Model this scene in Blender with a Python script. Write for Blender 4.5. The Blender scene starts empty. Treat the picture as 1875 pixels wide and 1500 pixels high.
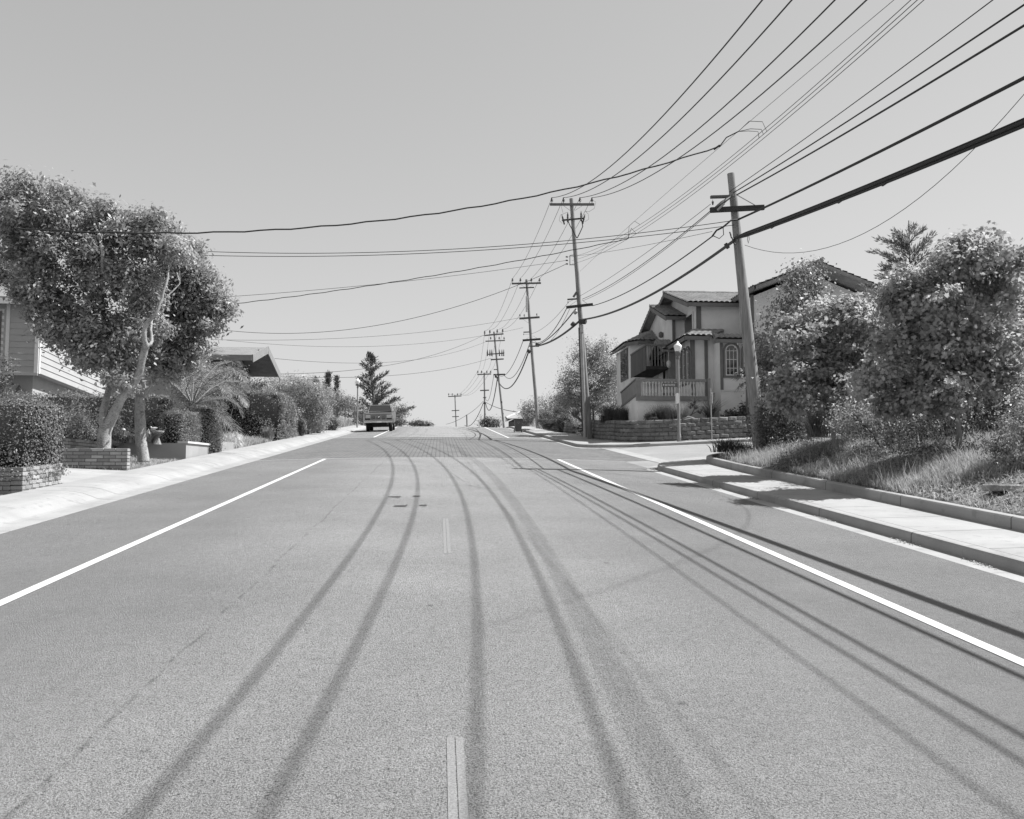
import bpy, math, random
import numpy as np
from mathutils import Vector, Matrix
R = math.radians
S = bpy.context.scene
col = S.collection
random.seed(7)

# ---------------------------------------------------------------- camera
F = 1700.0                       # focal length in pixels of a 1875 x 1500 picture
TH = math.atan(135 / F)          # tilt up
PS = math.atan(132.5 / F * math.cos(TH))   # turned a little right of the street's axis
EYE = Vector((0, 0, 1.65))
cf = Vector((math.sin(PS) * math.cos(TH), math.cos(PS) * math.cos(TH), math.sin(TH)))
cr = Vector((math.cos(PS), -math.sin(PS), 0))
cu = cr.cross(cf)
cd = bpy.data.cameras.new('camera')
cam = bpy.data.objects.new('camera', cd); col.objects.link(cam)
cd.sensor_width = 36; cd.lens = 36 * F / 1875; cd.clip_end = 3000; cd.clip_start = .05
cam.matrix_world = Matrix(((cr.x, cu.x, -cf.x, EYE.x), (cr.y, cu.y, -cf.y, EYE.y), (cr.z, cu.z, -cf.z, EYE.z), (0, 0, 0, 1)))
S.camera = cam

# ---------------------------------------------------------------- sky and sun
SUN_EL, SUN_AZ = R(53.5), R(5)   # azimuth measured from +X (across the street) towards +Y
W = bpy.data.worlds.new('World'); S.world = W; W.use_nodes = True
wn = W.node_tree.nodes; wl = W.node_tree.links
bg = wn['Background']; bg.inputs['Strength'].default_value = .10
sky = wn.new('ShaderNodeTexSky'); sky.sky_type = 'NISHITA'; sky.sun_disc = False
sky.sun_elevation = SUN_EL; sky.sun_rotation = math.pi / 2 - SUN_AZ
sky.air_density = 1.0; sky.dust_density = 0.4; sky.ozone_density = 1.0
sp = wn.new('ShaderNodeSeparateColor'); bw = wn.new('ShaderNodeMixRGB'); bw.inputs[0].default_value = .75   # black and white film, mostly blue-sensitive
wl.new(sky.outputs[0], sp.inputs[0]); wl.new(sp.outputs[1], bw.inputs[1]); wl.new(sp.outputs[2], bw.inputs[2]); pw = wn.new('ShaderNodeMath'); pw.operation = 'POWER'; pw.inputs[1].default_value = .64
gv = wn.new('ShaderNodeMath'); gv.operation = 'MULTIPLY'; gv.inputs[1].default_value = 1.14
wl.new(bw.outputs[0], pw.inputs[0]); wl.new(pw.outputs[0], gv.inputs[0]); wl.new(gv.outputs[0], bg.inputs['Color'])
sd = bpy.data.lights.new('sun', 'SUN'); sd.energy = 4.5; sd.angle = R(.42); sd.color = (1, 1, 1)
so = bpy.data.objects.new('sun', sd); col.objects.link(so)
sdir = Vector((math.cos(SUN_EL) * math.cos(SUN_AZ), math.cos(SUN_EL) * math.sin(SUN_AZ), math.sin(SUN_EL)))
so.rotation_euler = sdir.to_track_quat('Z', 'Y').to_euler(); so.location = sdir * 60
S.view_settings.view_transform = 'Standard'; S.view_settings.look = 'None'
S.view_settings.exposure = 1.0; S.view_settings.gamma = 1
S.cycles.max_bounces = 6; S.cycles.transparent_max_bounces = 8

# ---------------------------------------------------------------- survey helpers
SL = .0810                       # the street's grade
def zr(Y):                       # height of the street's centre line
    Y = np.asarray(Y, float)
    a, b = 81., 97.
    t = np.clip((Y - a) / (b - a), 0, 1)
    down = SL + .045
    return SL * np.minimum(Y, b) - down * (b - a) * t * t / 2 * 1.0 + np.where(Y > b, (SL - down) * (Y - b), 0)
def crown(X):
    return -.12 * np.minimum((np.asarray(X, float) / 6.2) ** 2, 1.0)
def sst(a, b, x):
    t = np.clip((np.asarray(x, float) - a) / (b - a), 0, 1); return t * t * (3 - 2 * t)
def ZB(X, Y):                    # gutter level, with the side street climbing to the right
    X = np.asarray(X, float)
    return zr(Y) - .12 + np.maximum(0, X - 6.3) * .05 * sst(22, 29, Y) * (1 - sst(43, 48, Y))
def RZ(X, Y):
    X = np.asarray(X, float)
    return np.where(X < 6.2, zr(Y) + crown(X), ZB(X, Y))
def yard_in(X, Y):               # metres inside the retaining wall's face
    qx, qy = 10.75 - X, 42.8 - Y
    return np.where((qx > 0) & (qy > 0), 2.6 - np.hypot(qx, qy), np.minimum(X - 8.15, Y - 40.2))
def T(X, Y):                     # terrain
    X = np.asarray(X, float); Y = np.asarray(Y, float)
    b = zr(Y) - .12
    z = b - .30
    left = b + .13 + .35 * sst(-8.0, -10.5, X) + 0.5 * sst(-14, -24, X)
    drive = (Y > 19.5) & (Y < 23.35)
    left = np.where(drive & (X > -19), b - .05, left)
    z = np.where(X < -7.55, left, z)
    bank = np.interp(X, [7.75, 8.3, 9.3, 11, 15, 20, 40], [.31, .5, .85, 1.2, 2.0, 2.6, 3.2])
    bank = bank * 1.0
    nearside = (X > 7.75) & (Y < 28.0)
    z = np.where(nearside, b + np.where((Y > 24) & (X < 9.7) & (np.hypot(X - 9.75, Y - 26) > 2.0) & (Y > 26), -.3, bank * (1 - .75 * sst(21, 27, Y)) + .31 * .75 * sst(21, 27, Y)), z)
    d = yard_in(X, Y)
    far = (X > 7.7) & (Y > 39.9)
    yard = b + .16 + .92 * sst(.12, .35, d) * (1 - sst(50, 55, Y) * sst(11.5, 9.5, X)) + np.maximum(0, X - 10) * .012 + .35 * sst(10, 16, X) * sst(41, 60, Y)
    z = np.where(far & (d > .05), yard, z)
    ss = (Y >= 28.0) & (Y < 44) & (X > 6.2) & (d <= .05)
    z = np.where(ss, ZB(X, Y) - .22, z)
    return z
def ray(x, y):
    return cf + cr * ((x - 937.5) / F) - cu * ((y - 750) / F)
def at(x, y, Y):                 # the point seen at picture position x, y that lies at street distance Y
    d = ray(x, y); return EYE + d * (Y / d.y)
def on(x, y, fn=None, dz=0.0):   # the point of the ground seen there
    fn = fn or T; d = ray(x, y); t0, t1 = 2.0, 2.0
    prev = None
    for t in np.arange(2, 220, .1):
        p = EYE + d * float(t)
        g = p.z - (float(fn(p.x, p.y)) + dz)
        if g < 0: return p
    return EYE + d * 100
def proj(p):
    v = Vector(p) - EYE; k = F / v.dot(cf); return (937.5 + v.dot(cr) * k, 750 - v.dot(cu) * k)
def g3(X, Y, dz=0.0): return Vector((X, Y, float(T(X, Y)) + dz))

# ---------------------------------------------------------------- materials (a grey scale: the picture is black and white)
class Mat:
    def __init__(s, name):
        s.m = bpy.data.materials.new(name); s.m.use_nodes = True; s.nt = s.m.node_tree
        s.b = s.nt.nodes['Principled BSDF']; s.o = s.nt.nodes['Material Output']
    def N(s, t, ins=None, **props):
        n = s.nt.nodes.new(t)
        for k, v in props.items(): setattr(n, k, v)
        for k, v in (ins or {}).items():
            if isinstance(v, bpy.types.NodeSocket): s.nt.links.new(v, n.inputs[k])
            else: n.inputs[k].default_value = v
        return n
    def math(s, op, a, b=0.0, clamp=False):
        return s.N('ShaderNodeMath', {0: a, 1: b}, operation=op, use_clamp=clamp).outputs[0]
    def ramp(s, v, a, b, lo=0.0, hi=1.0):
        return s.N('ShaderNodeMapRange', {0: v, 1: a, 2: b, 3: lo, 4: hi}, clamp=True).outputs[0]
    def co(s, scale=(1, 1, 1), out='Object'):
        tc = s.N('ShaderNodeTexCoord').outputs[out]
        return s.N('ShaderNodeMapping', {0: tc, 3: scale}).outputs[0]
    def noise(s, vec, scale, detail=3.0, rough=.55):
        return s.N('ShaderNodeTexNoise', {'Vector': vec, 'Scale': scale, 'Detail': detail, 'Roughness': rough}).outputs[0]
    def bump(s, h, strength, dist=.02):
        s.nt.links.new(s.N('ShaderNodeBump', {'Height': h, 'Strength': strength, 'Distance': dist}).outputs[0], s.b.inputs['Normal'])
    def col(s, v): s.nt.links.new(v, s.b.inputs['Base Color'])
    def setp(s, rough=.8, spec=.3, metal=0.0):
        s.b.inputs['Roughness'].default_value = rough; s.b.inputs['Specular IOR Level'].default_value = spec; s.b.inputs['Metallic'].default_value = metal

def grey(name, v, rough=.85, spec=.25, amp=.2, scale=3.0, fine=.12, fscale=40., bump=0.0, stretch=(1, 1, 1), metal=0.0, isl=0.0):
    g = Mat(name); c = g.co(stretch)
    n1 = g.noise(c, scale, 4); n2 = g.noise(c, fscale, 2)
    a = g.ramp(n1, .3, .7, 1 - amp, 1 + amp); b = g.ramp(n2, .25, .75, 1 - fine, 1 + fine)
    k = g.math('MULTIPLY', a, b)
    if isl:
        ri = g.N('ShaderNodeNewGeometry').outputs['Random Per Island']
        k = g.math('MULTIPLY', k, g.ramp(ri, 0, 1, 1 - isl, 1 + isl))
    g.col(g.math('MULTIPLY', k, v)); g.setp(rough, spec, metal)
    if bump: g.bump(n2, bump)
    return g.m

def leafmat(name, v, isl=.35, rough=.45, spec=.4, trans=.35):
    g = Mat(name)
    ri = g.N('ShaderNodeNewGeometry').outputs['Random Per Island']
    big = g.noise(g.co(), 1.9, 3)
    k = g.math('MULTIPLY', g.ramp(ri, 0, 1, 1 - isl, 1 + isl), g.ramp(big, .3, .7, .72, 1.28))
    c = g.math('MULTIPLY', k, v)
    g.col(c); g.setp(rough, spec)
    tr = g.N('ShaderNodeBsdfTranslucent', {'Color': g.math('MULTIPLY', c, 1.3)})
    mx = g.N('ShaderNodeMixShader', {0: trans, 1: g.b.outputs[0], 2: tr.outputs[0]})
    g.nt.links.new(mx.outputs[0], g.o.inputs[0])
    return g.m

# ---------------------------------------------------------------- object helpers
ORG = {}
def tag(o, label=None, cat=None, group=None, kind=None):
    if label: o['label'] = label
    if cat: o['category'] = cat
    if group: o['group'] = group
    if kind: o['kind'] = kind
    return o
def empty(name, loc, label=None, cat=None, group=None):
    o = bpy.data.objects.new(name, None); col.objects.link(o); o.location = loc; o.empty_display_size = .2
    ORG[o.name] = Vector(loc)
    return tag(o, label, cat, group)
def link(name, me, parent, loc):
    o = bpy.data.objects.new(name, me); col.objects.link(o)
    if parent is not None: o.parent = parent; ORG[o.name] = ORG[parent.name]
    else: o.location = loc; ORG[o.name] = Vector(loc)
    return o
def npmesh(name, V, Q, mats, parent=None, loc=(0, 0, 0), mi=None, smooth=False):
    """V (n,3) array in world space, Q (m,k) faces all of one size."""
    org = ORG[parent.name] if parent is not None else Vector(loc)
    V = np.asarray(V, float) - np.array(org); Q = np.asarray(Q, np.int32)
    me = bpy.data.meshes.new(name); k = Q.shape[1]
    me.vertices.add(len(V)); me.vertices.foreach_set('co', V.astype(np.float32).ravel())
    me.loops.add(Q.size); me.loops.foreach_set('vertex_index', Q.ravel())
    me.polygons.add(len(Q)); me.polygons.foreach_set('loop_start', np.arange(0, Q.size, k, dtype=np.int32))
    for m in (mats if isinstance(mats, (list, tuple)) else [mats]): me.materials.append(m)
    if mi is not None: me.polygons.foreach_set('material_index', np.asarray(mi, np.int32))
    me.update(calc_edges=True); me.validate()
    if smooth: me.polygons.foreach_set('use_smooth', np.ones(len(me.polygons), bool))
    return link(name, me, parent, loc)
class MB:
    def __init__(s): s.v = []; s.f = []; s.sm = []
    def add(s, vs, fs, smooth=False):
        n = len(s.v); s.v += [Vector(p) for p in vs]; s.f += [[i + n for i in f] for f in fs]; s.sm += [smooth] * len(fs)
    def box(s, c, d, rot=None):
        x, y, z = d[0] / 2, d[1] / 2, d[2] / 2; c = Vector(c)
        vs = [Vector((a * x, b * y, e * z)) for a in (-1, 1) for b in (-1, 1) for e in (-1, 1)]
        if rot is not None: vs = [rot @ v for v in vs]
        s.add([c + v for v in vs], [(0, 1, 3, 2), (4, 6, 7, 5), (0, 4, 5, 1), (2, 3, 7, 6), (0, 2, 6, 4), (1, 5, 7, 3)])
    def prism(s, pts, vec):
        vec = Vector(vec); a = [Vector(p) for p in pts]; n = len(a)
        nn = sum(((a[i] - a[0]).cross(a[(i + 1) % n] - a[0]) for i in range(1, n)), Vector())
        if nn.dot(vec) > 0: a.reverse()
        s.add(a + [p + vec for p in a], [list(range(n)), list(range(2 * n - 1, n - 1, -1))] + [(i, i + n, (i + 1) % n + n, (i + 1) % n) for i in range(n)])
    def beam(s, a, b, w, h, up=(0, 0, 1)):
        a, b = Vector(a), Vector(b); d = (b - a); L = d.length; d.normalize()
        x = d.cross(Vector(up)); x.normalize(); z = x.cross(d)
        s.box((a + b) / 2, (w, L, h), Matrix((x, d, z)).transposed())
    def tube(s, pts, r, n=8, caps=True):
        pts = [Vector(p) for p in pts]; m = len(pts); rs = r if isinstance(r, (list, tuple)) else [r] * m
        vs = []; ref = None
        for i, p in enumerate(pts):
            t = (pts[min(i + 1, m - 1)] - pts[max(i - 1, 0)]).normalized()
            if ref is None:
                ref = Vector((1, 0, 0)) if abs(t.x) < .8 else Vector((0, 0, 1))
            x = (ref - t * ref.dot(t)).normalized(); y = t.cross(x); ref = x
            vs += [p + (x * math.cos(2 * math.pi * j / n) + y * math.sin(2 * math.pi * j / n)) * rs[i] for j in range(n)]
        fs = [(i * n + j, i * n + (j + 1) % n, (i + 1) * n + (j + 1) % n, (i + 1) * n + j) for i in range(m - 1) for j in range(n)]
        s.add(vs, fs, True)
        if caps: s.add(vs[:n], [list(range(n - 1, -1, -1))]); s.add(vs[-n:], [list(range(n))])
    def lathe(s, base, prof, n=16, axis=None):
        base = Vector(base); q = Vector((0, 0, 1)).rotation_difference(Vector(axis)).to_matrix() if axis else Matrix.Identity(3)
        vs = [base + q @ Vector((r * math.cos(2 * math.pi * j / n), r * math.sin(2 * math.pi * j / n), z)) for r, z in prof for j in range(n)]
        m = len(prof)
        s.add(vs, [(i * n + j, i * n + (j + 1) % n, (i + 1) * n + (j + 1) % n, (i + 1) * n + j) for i in range(m - 1) for j in range(n)], True)
        s.add(vs[:n], [list(range(n - 1, -1, -1))]); s.add(vs[-n:], [list(range(n))])
    def grid(s, P, smooth=False):
        a, b = len(P), len(P[0])
        s.add([p for row in P for p in row], [(i * b + j, (i + 1) * b + j, (i + 1) * b + j + 1, i * b + j + 1) for i in range(a - 1) for j in range(b - 1)], smooth)
    def build(s, name, m, parent=None, loc=None, bevel=0.0):
        if parent is not None: org = ORG[parent.name]
        else:
            org = Vector(loc) if loc is not None else Vector((0, 0, 0))
        me = bpy.data.meshes.new(name)
        me.from_pydata([tuple(p - org) for p in s.v], [], s.f)
        me.polygons.foreach_set('use_smooth', s.sm)
        me.materials.append(m); me.update()
        o = link(name, me, parent, org)
        if bevel:
            bm = o.modifiers.new('bevel', 'BEVEL'); bm.width = bevel; bm.segments = 2; bm.limit_method = 'ANGLE'
        return o
def structure(o): o['kind'] = 'structure'; return o
def gridmesh(name, Xs, Ys, fn, m, dz=0.0, smooth=True):
    Xs, Ys = np.asarray(Xs, float), np.asarray(Ys, float)
    XX, YY = np.meshgrid(Xs, Ys); Z = fn(XX, YY) + dz
    V = np.stack([XX, YY, Z], -1).reshape(-1, 3); nx = len(Xs)
    i, j = np.meshgrid(np.arange(len(Ys) - 1), np.arange(nx - 1), indexing='ij'); a = (i * nx + j).ravel()
    return npmesh(name, V, np.stack([a, a + 1, a + nx + 1, a + nx], -1), m, smooth=smooth)
def sweep(name, path, prof, zf, m, smooth=False):
    """path: (x, y) points; prof: (offset to the right of travel, height above zf)."""
    P = []; n = len(path)
    for i in range(n):
        t = Vector(path[min(i + 1, n - 1)]) - Vector(path[max(i - 1, 0)]); t.normalize(); nr = Vector((t.y, -t.x))
        row = []
        for off, dz in prof:
            x, y = path[i][0] + nr.x * off, path[i][1] + nr.y * off
            row.append(Vector((x, y, float(zf(x, y)) + dz)))
        P.append(row)
    b = MB(); b.grid(P, smooth); return b.build(name, m)
# ================================================================ the setting: ground, street, pavements
def asphalt_mat(name, v, mid=True):
    g = Mat(name); c = g.co()
    x = g.N('ShaderNodeSeparateXYZ', {0: c}).outputs[0]; y = g.N('ShaderNodeSeparateXYZ', {0: c}).outputs[1]
    grain = g.noise(c, 240, 2, .6); coarse = g.noise(c, 92, 3, .6); clump = g.noise(c, 14, 3, .6); patch = g.noise(c, .55, 4)
    wob = g.noise(g.co((.1, .35, 1)), 1.0, 3)
    # travel lanes keep an open, paler stone surface; the parking lanes are a closed darker one
    ax = g.math('ABSOLUTE', g.math('ADD', x, g.ramp(wob, 0, 1, -.35, .35)))
    lane = g.ramp(ax, 3.2, 1.2) if mid else 0.0
    if mid:
        stone = g.math('ADD', g.ramp(coarse, .36, .56, -.66, .14), g.ramp(grain, .3, .7, -.38, .38))  # shadow inside the surface's pits is put into the colour as dark flecks
        pit = g.N('ShaderNodeTexVoronoi', {'Vector': g.co((1, .8, 1)), 'Scale': 26.0, 'Randomness': 1.0}).outputs['Distance']
        stone = g.math('SUBTRACT', stone, g.math('MULTIPLY', g.ramp(pit, .10, .26, .55, 0), g.ramp(clump, .4, .6, .2, 1)))  # sparser pits, their shade also darkened into the tone
        stone = g.math('MULTIPLY', stone, g.ramp(lane, 0, 1, .35, 1))
        tone = g.math('ADD', g.ramp(lane, 0, 1, .86, 1.16), stone)
    else:
        tone = g.math('ADD', .95, g.ramp(grain, .3, .7, -.1, .1))
    tone = g.math('MULTIPLY', g.math('MULTIPLY', tone, g.ramp(clump, .3, .7, .90, 1.08)), g.ramp(patch, .3, .7, .88, 1.10))
    # old seam of the paving machine, wandering a little
    if mid:
        wn_ = g.noise(g.co((.01, .5, .01)), 1.2, 4); fine = g.noise(c, 6, 3)
        sx = g.math('ABSOLUTE', g.math('ADD', g.math('ADD', x, 1.72), g.ramp(wn_, .3, .7, -.03, .03)))
        seam = g.math('MULTIPLY', g.ramp(sx, .004, .022, 1, 0), g.ramp(fine, .42, .62, .0, .38))
        tone = g.math('MULTIPLY', tone, g.math('SUBTRACT', 1.0, seam))
        # small spots of spilt oil and gum
        vo = g.N('ShaderNodeTexVoronoi', {'Vector': g.co((1, 1, 1)), 'Scale': 1.1}).outputs['Distance']
        spot = g.ramp(vo, .02, .05, .45, 0)
        tone = g.math('MULTIPLY', tone, g.math('SUBTRACT', 1.0, spot))
    g.col(g.math('MULTIPLY', tone, v)); g.setp(.92, .25)
    g.bump(g.math('ADD', coarse, g.math('MULTIPLY', grain, .5)), 1.0 if mid else .3, .02)
    return g.m
def concrete_mat(name, v, joint=0.0, axis=1):
    g = Mat(name); c = g.co()
    y = g.N('ShaderNodeSeparateXYZ', {0: c}).outputs[axis]
    n = g.noise(c, 1.3, 5); f = g.noise(c, 70, 2)
    t = g.math('MULTIPLY', g.ramp(n, .3, .7, .84, 1.08), g.ramp(f, .3, .7, .95, 1.05))
    st = g.noise(g.co((1, 1, 1)), 5, 4); t = g.math('MULTIPLY', t, g.ramp(st, .58, .72, 1, .80))
    if joint:
        m_ = g.math('PINGPONG', y, joint / 2); t = g.math('MULTIPLY', t, g.ramp(m_, .008, .02, .42, 1))
    g.col(g.math('MULTIPLY', t, v)); g.setp(.9, .2); g.bump(f, .25, .01)
    return g.m
def paver_mat(name, v):
    g = Mat(name); c = g.N('ShaderNodeMapping', {0: g.N('ShaderNodeTexCoord').outputs['Object'], 2: (0, 0, math.pi / 2)}).outputs[0]
    br = g.N('ShaderNodeTexBrick', {'Vector': c, 'Color1': (1, 1, 1, 1), 'Color2': (.8, .8, .8, 1), 'Mortar': (.5, .5, .5, 1), 'Scale': 1.0,
             'Mortar Size': .013, 'Mortar Smooth': .3, 'Bias': 0.0, 'Brick Width': .30, 'Row Height': .15})
    bwv = g.N('ShaderNodeRGBToBW', {0: br.outputs['Color']}).outputs[0]
    n = g.noise(g.co(), .8, 4)
    g.col(g.math('MULTIPLY', g.math('MULTIPLY', bwv, g.ramp(n, .3, .7, .88, 1.12)), v)); g.setp(.9, .2)
    g.bump(g.math('MULTIPLY', br.outputs['Fac'], -1.0), .5, .01)
    return g.m
def soil_mat(name, v):
    g = Mat(name); c = g.co()
    n = g.noise(c, 2.2, 6, .7); f = g.noise(c, 28, 3, .7)
    g.col(g.math('MULTIPLY', g.math('MULTIPLY', g.ramp(n, .3, .7, .6, 1.3), g.ramp(f, .3, .7, .5, 1.5)), v)); g.setp(.95, .1); g.bump(f, .9, .05)
    return g.m
M_asph = asphalt_mat('asphalt', .224)
M_asph2 = asphalt_mat('side street asphalt', .25, False)
M_conc = concrete_mat('pavement concrete', .315, 1.5)
M_concl = concrete_mat('rolled kerb concrete', .295, 4.5)
M_kerb = concrete_mat('kerb concrete', .31, 3.0)
M_gut = concrete_mat('gutter concrete', .32, 3.0)
M_drive = concrete_mat('driveway concrete', .325)
M_paver = paver_mat('brick paving', .155)
M_soil = soil_mat('dry soil', .19)
gq = Mat('road paint'); _c = gq.co(); _a = gq.noise(_c, 45, 4, .7); _b = gq.noise(_c, 1.1, 3)
gq.col(gq.math('MULTIPLY', gq.ramp(gq.math('ADD', _a, gq.math('MULTIPLY', _b, .35)), .42, .56, .27, .50), gq.ramp(_b, .3, .7, .92, 1.05))); gq.setp(.8, .25); gq.bump(_a, .3, .006); M_white = gq.m
gw = Mat('worn road paint'); _c = gw.co(); _n = gw.noise(_c, 90, 3, .7)
gw.col(gw.ramp(_n, .36, .64, .15, .245)); gw.setp(.9, .2); gw.bump(_n, .5, .01); M_worn = gw.m

Xs = np.concatenate([np.linspace(-320, -45, 12), np.linspace(-40, -8, 50), [-7.6, -7.54, -6.9, -6, 0, 6.2, 7.0, 7.7, 7.78], np.linspace(8, 24, 76), np.linspace(25, 45, 16), np.linspace(50, 320, 12)])
Ys = np.concatenate([np.linspace(-60, -6, 10), np.linspace(-5, 17.9, 50), np.linspace(18, 19.4, 4), [19.52], np.linspace(19.8, 23.3, 10), [23.36], np.linspace(23.6, 60, 150), np.linspace(61, 120, 50), np.linspace(125, 700, 30)])
structure(gridmesh('ground', Xs, Ys, T, M_soil))
YR = np.concatenate([np.linspace(-14, 78, 93), np.linspace(79, 130, 52), np.linspace(135, 330, 20)])
structure(gridmesh('road', np.linspace(-6.0, 6.2, 25), YR, lambda X, Y: zr(Y) + crown(X), M_asph))
structure(gridmesh('side_street_road', np.linspace(6.2, 46, 60), np.linspace(25.5, 45, 40), ZB, M_asph2, -.001))
def xw(b, x0, x1, y0, y1, dz, n=30):
    xs = np.linspace(x0, x1, 12); ys = np.linspace(y0, y1, n)
    b.grid([[Vector((x, y, float(RZ(x, y)) + dz)) for y in ys] for x in xs[::-1]], True)
b = MB(); xw(b, -5.93, 6.2, 30.8, 52.6, .004); xw(b, 6.2, 7.0, 30.8, 40.6, .004)
structure(b.build('brick_crosswalk', M_paver))
b = MB(); xw(b, -5.93, 6.2, 30.62, 30.8, .005, 3); xw(b, -5.93, 6.2, 52.6, 52.85, .005, 3)
structure(b.build('crosswalk_border', M_gut))
for x, y0, y1 in ((-3.72, -8, 30.6), (-3.72, 52.9, 150), (3.92, -8, 30.6), (3.92, 52.9, 150)):
    b = MB(); ys = np.linspace(y0, y1, 60)
    b.grid([[Vector((xx, y, float(RZ(xx, y)) + .0045)) for y in ys] for xx in (x + .06, x - .06)])
    structure(b.build('edge_line', M_white))
for x, y0, y1, w in ((.083, 3.2, 4.75, .038), (.09, 10.6, 13.9, .038), (.10, 19.5, 22.8, .04), (.10, 27.6, 30.4, .04)):
    b = MB(); ys = np.linspace(y0, y1, 8)
    for xx in (x - w * .58, x + w * .58):
        b.grid([[Vector((q, y, float(RZ(q, y)) + .003)) for y in ys] for q in (xx + w / 2, xx - w / 2)])
    structure(b.build('worn_centre_line', M_worn))
b = MB(); b.grid([[Vector((.33 + q + .28 * t, 23.9 - 3.2 * t, float(RZ(.4, 23.9 - 3.2 * t)) + .003)) for t in (1, .5, 0)] for q in (.05, -.05)])
structure(b.build('worn_centre_line', M_worn))
# small black pavement marker patches in the left lane
M_tar = grey('tar', .05, .6, .4)
b = MB(); rr = random.Random(3)
for (px, py, n) in ((712, 911, 8), (757, 910, 5), (724, 927, 8), (769, 926, 5)):
    for i in range(n):
        p = on(px + i * 2.9 + rr.uniform(-.5, .5), py, RZ)
        w, l = rr.uniform(.008, .02), rr.uniform(.08, .16)
        z = .0068
        pts = [(p.x - w, p.y - l), (p.x + w, p.y - l * .8), (p.x + w * 1.1, p.y + l), (p.x - w * .8, p.y + l * .9)]
        b.add([Vector((x, y, float(RZ(x, y)) + z)) for x, y in pts], [(0, 1, 2, 3)])
structure(b.build('tar_patch', M_tar))
# left pavement with its rolled kerb, and the driveway apron
YP = [(-6.0, float(y)) for y in np.concatenate([np.linspace(-14, 80, 95), np.linspace(81, 130, 30)])]
YPr = [(x, y) for x, y in YP]
zc = lambda x, y: zr(y) - .115
structure(sweep('left_pavement', YPr, [(-1.6, -.2), (-1.6, .185), (-1.0, .170), (-.82, .155), (-.66, .125), (-.50, .07), (-.38, .02), (-.30, .008), (.05, .009), (.05, -.05)][::-1], zc, M_concl))
structure(gridmesh('driveway', np.linspace(-20, -7.58, 20), np.linspace(19.55, 23.3, 8), lambda X, Y: zr(Y) + .066 + np.maximum(0, -7.6 - X) * .045, M_drive))
# right pavement, kerb and gutter round the corner
def arc(cx, cy, r, a0, a1, n=14): return [(cx + r * math.cos(R(a0 + (a1 - a0) * i / n)), cy + r * math.sin(R(a0 + (a1 - a0) * i / n))) for i in range(n + 1)]
kp = [(6.25, float(y)) for y in np.linspace(-14, 25.5, 41)] + arc(9.75, 26, 3.5, 180, 90) + [(x, 29.5) for x in np.linspace(10.5, 40, 22)]
structure(sweep('right_gutter', kp, [(-.36, -.05), (-.31, .008), (0.01, .012)], ZB, M_gut))
structure(sweep('right_kerb', kp, [(0, -.1), (0.012, .12), (.03, .146), (.06, .153), (.17, .156), (.17, .0)], ZB, M_kerb))
structure(sweep('right_pavement', kp, [(.174, .0), (.176, .157), (1.4, .185), (1.4, -.1)], ZB, M_conc))
bp = [(7.65, float(y)) for y in np.linspace(-14, 25.5, 41)] + arc(9.75, 26, 2.1, 180, 90) + [(x, 28.1) for x in np.linspace(10.5, 40, 22)]
structure(sweep('back_kerb', bp, [(0, .0), (.012, .33), (.03, .352), (.055, .358), (.16, .358), (.17, .34), (.18, .0)], ZB, M_kerb))
kp2 = [(x, 39.4) for x in np.linspace(40, 10, 22)] + arc(9.45, 42.6, 3.2, 270, 180) + [(6.25, float(y)) for y in np.concatenate([np.linspace(43.5, 85, 42), np.linspace(86, 130, 25)])]
structure(sweep('far_gutter', kp2, [(-.36, -.05), (-.31, .008), (.01, .012)], ZB, M_gut))
structure(sweep('far_kerb', kp2, [(0, -.1), (0.012, .12), (.03, .146), (.06, .153), (.17, .156), (.17, .0)], ZB, M_kerb))
structure(sweep('far_pavement', kp2, [(.174, .0), (.176, .157), (2.05, .17), (2.05, -.1)], ZB, M_conc))
b = MB(); ys = np.linspace(28.9, 40.6, 20)
b.grid([[Vector((x, y, float(ZB(x, y)) + .010)) for y in ys] for x in (7.5, 7.25, 7.0)])
structure(b.build('valley_gutter', M_gut))
# ================================================================ utility poles and wires
gp = Mat('weathered pole wood'); _c = gp.co((1, 1, .05))
_n = gp.noise(_c, 22, 4, .65); _m = gp.noise(gp.co((1, 1, .4)), 3, 3)
gp.col(gp.math('MULTIPLY', gp.math('MULTIPLY', gp.ramp(_n, .3, .7, .62, 1.25), gp.ramp(_m, .3, .7, .85, 1.15)), .26)); gp.setp(.9, .15); gp.bump(_n, .7, .02)
M_pole = gp.m
M_arm = grey('dark crossarm wood', .06, .9, .15, .3, 3, .3, 50, .3, stretch=(.1, 1, 1))
M_arm2 = grey('grey crossarm wood', .13, .9, .15, .3, 3, .3, 50, .3, stretch=(.1, 1, 1))
M_ins = grey('brown porcelain', .06, .3, .5, .1)
M_steel = grey('galvanised steel', .34, .5, .4, .15, metal=.4)
M_iron = grey('dark iron', .05, .6, .4, .15)
M_cable = grey('black cable sheath', .022, .6, .35, .1)
M_wire = grey('aged copper wire', .035, .6, .3, .1)
M_box = grey('pale grey enamel', .5, .5, .4, .06)

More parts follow.
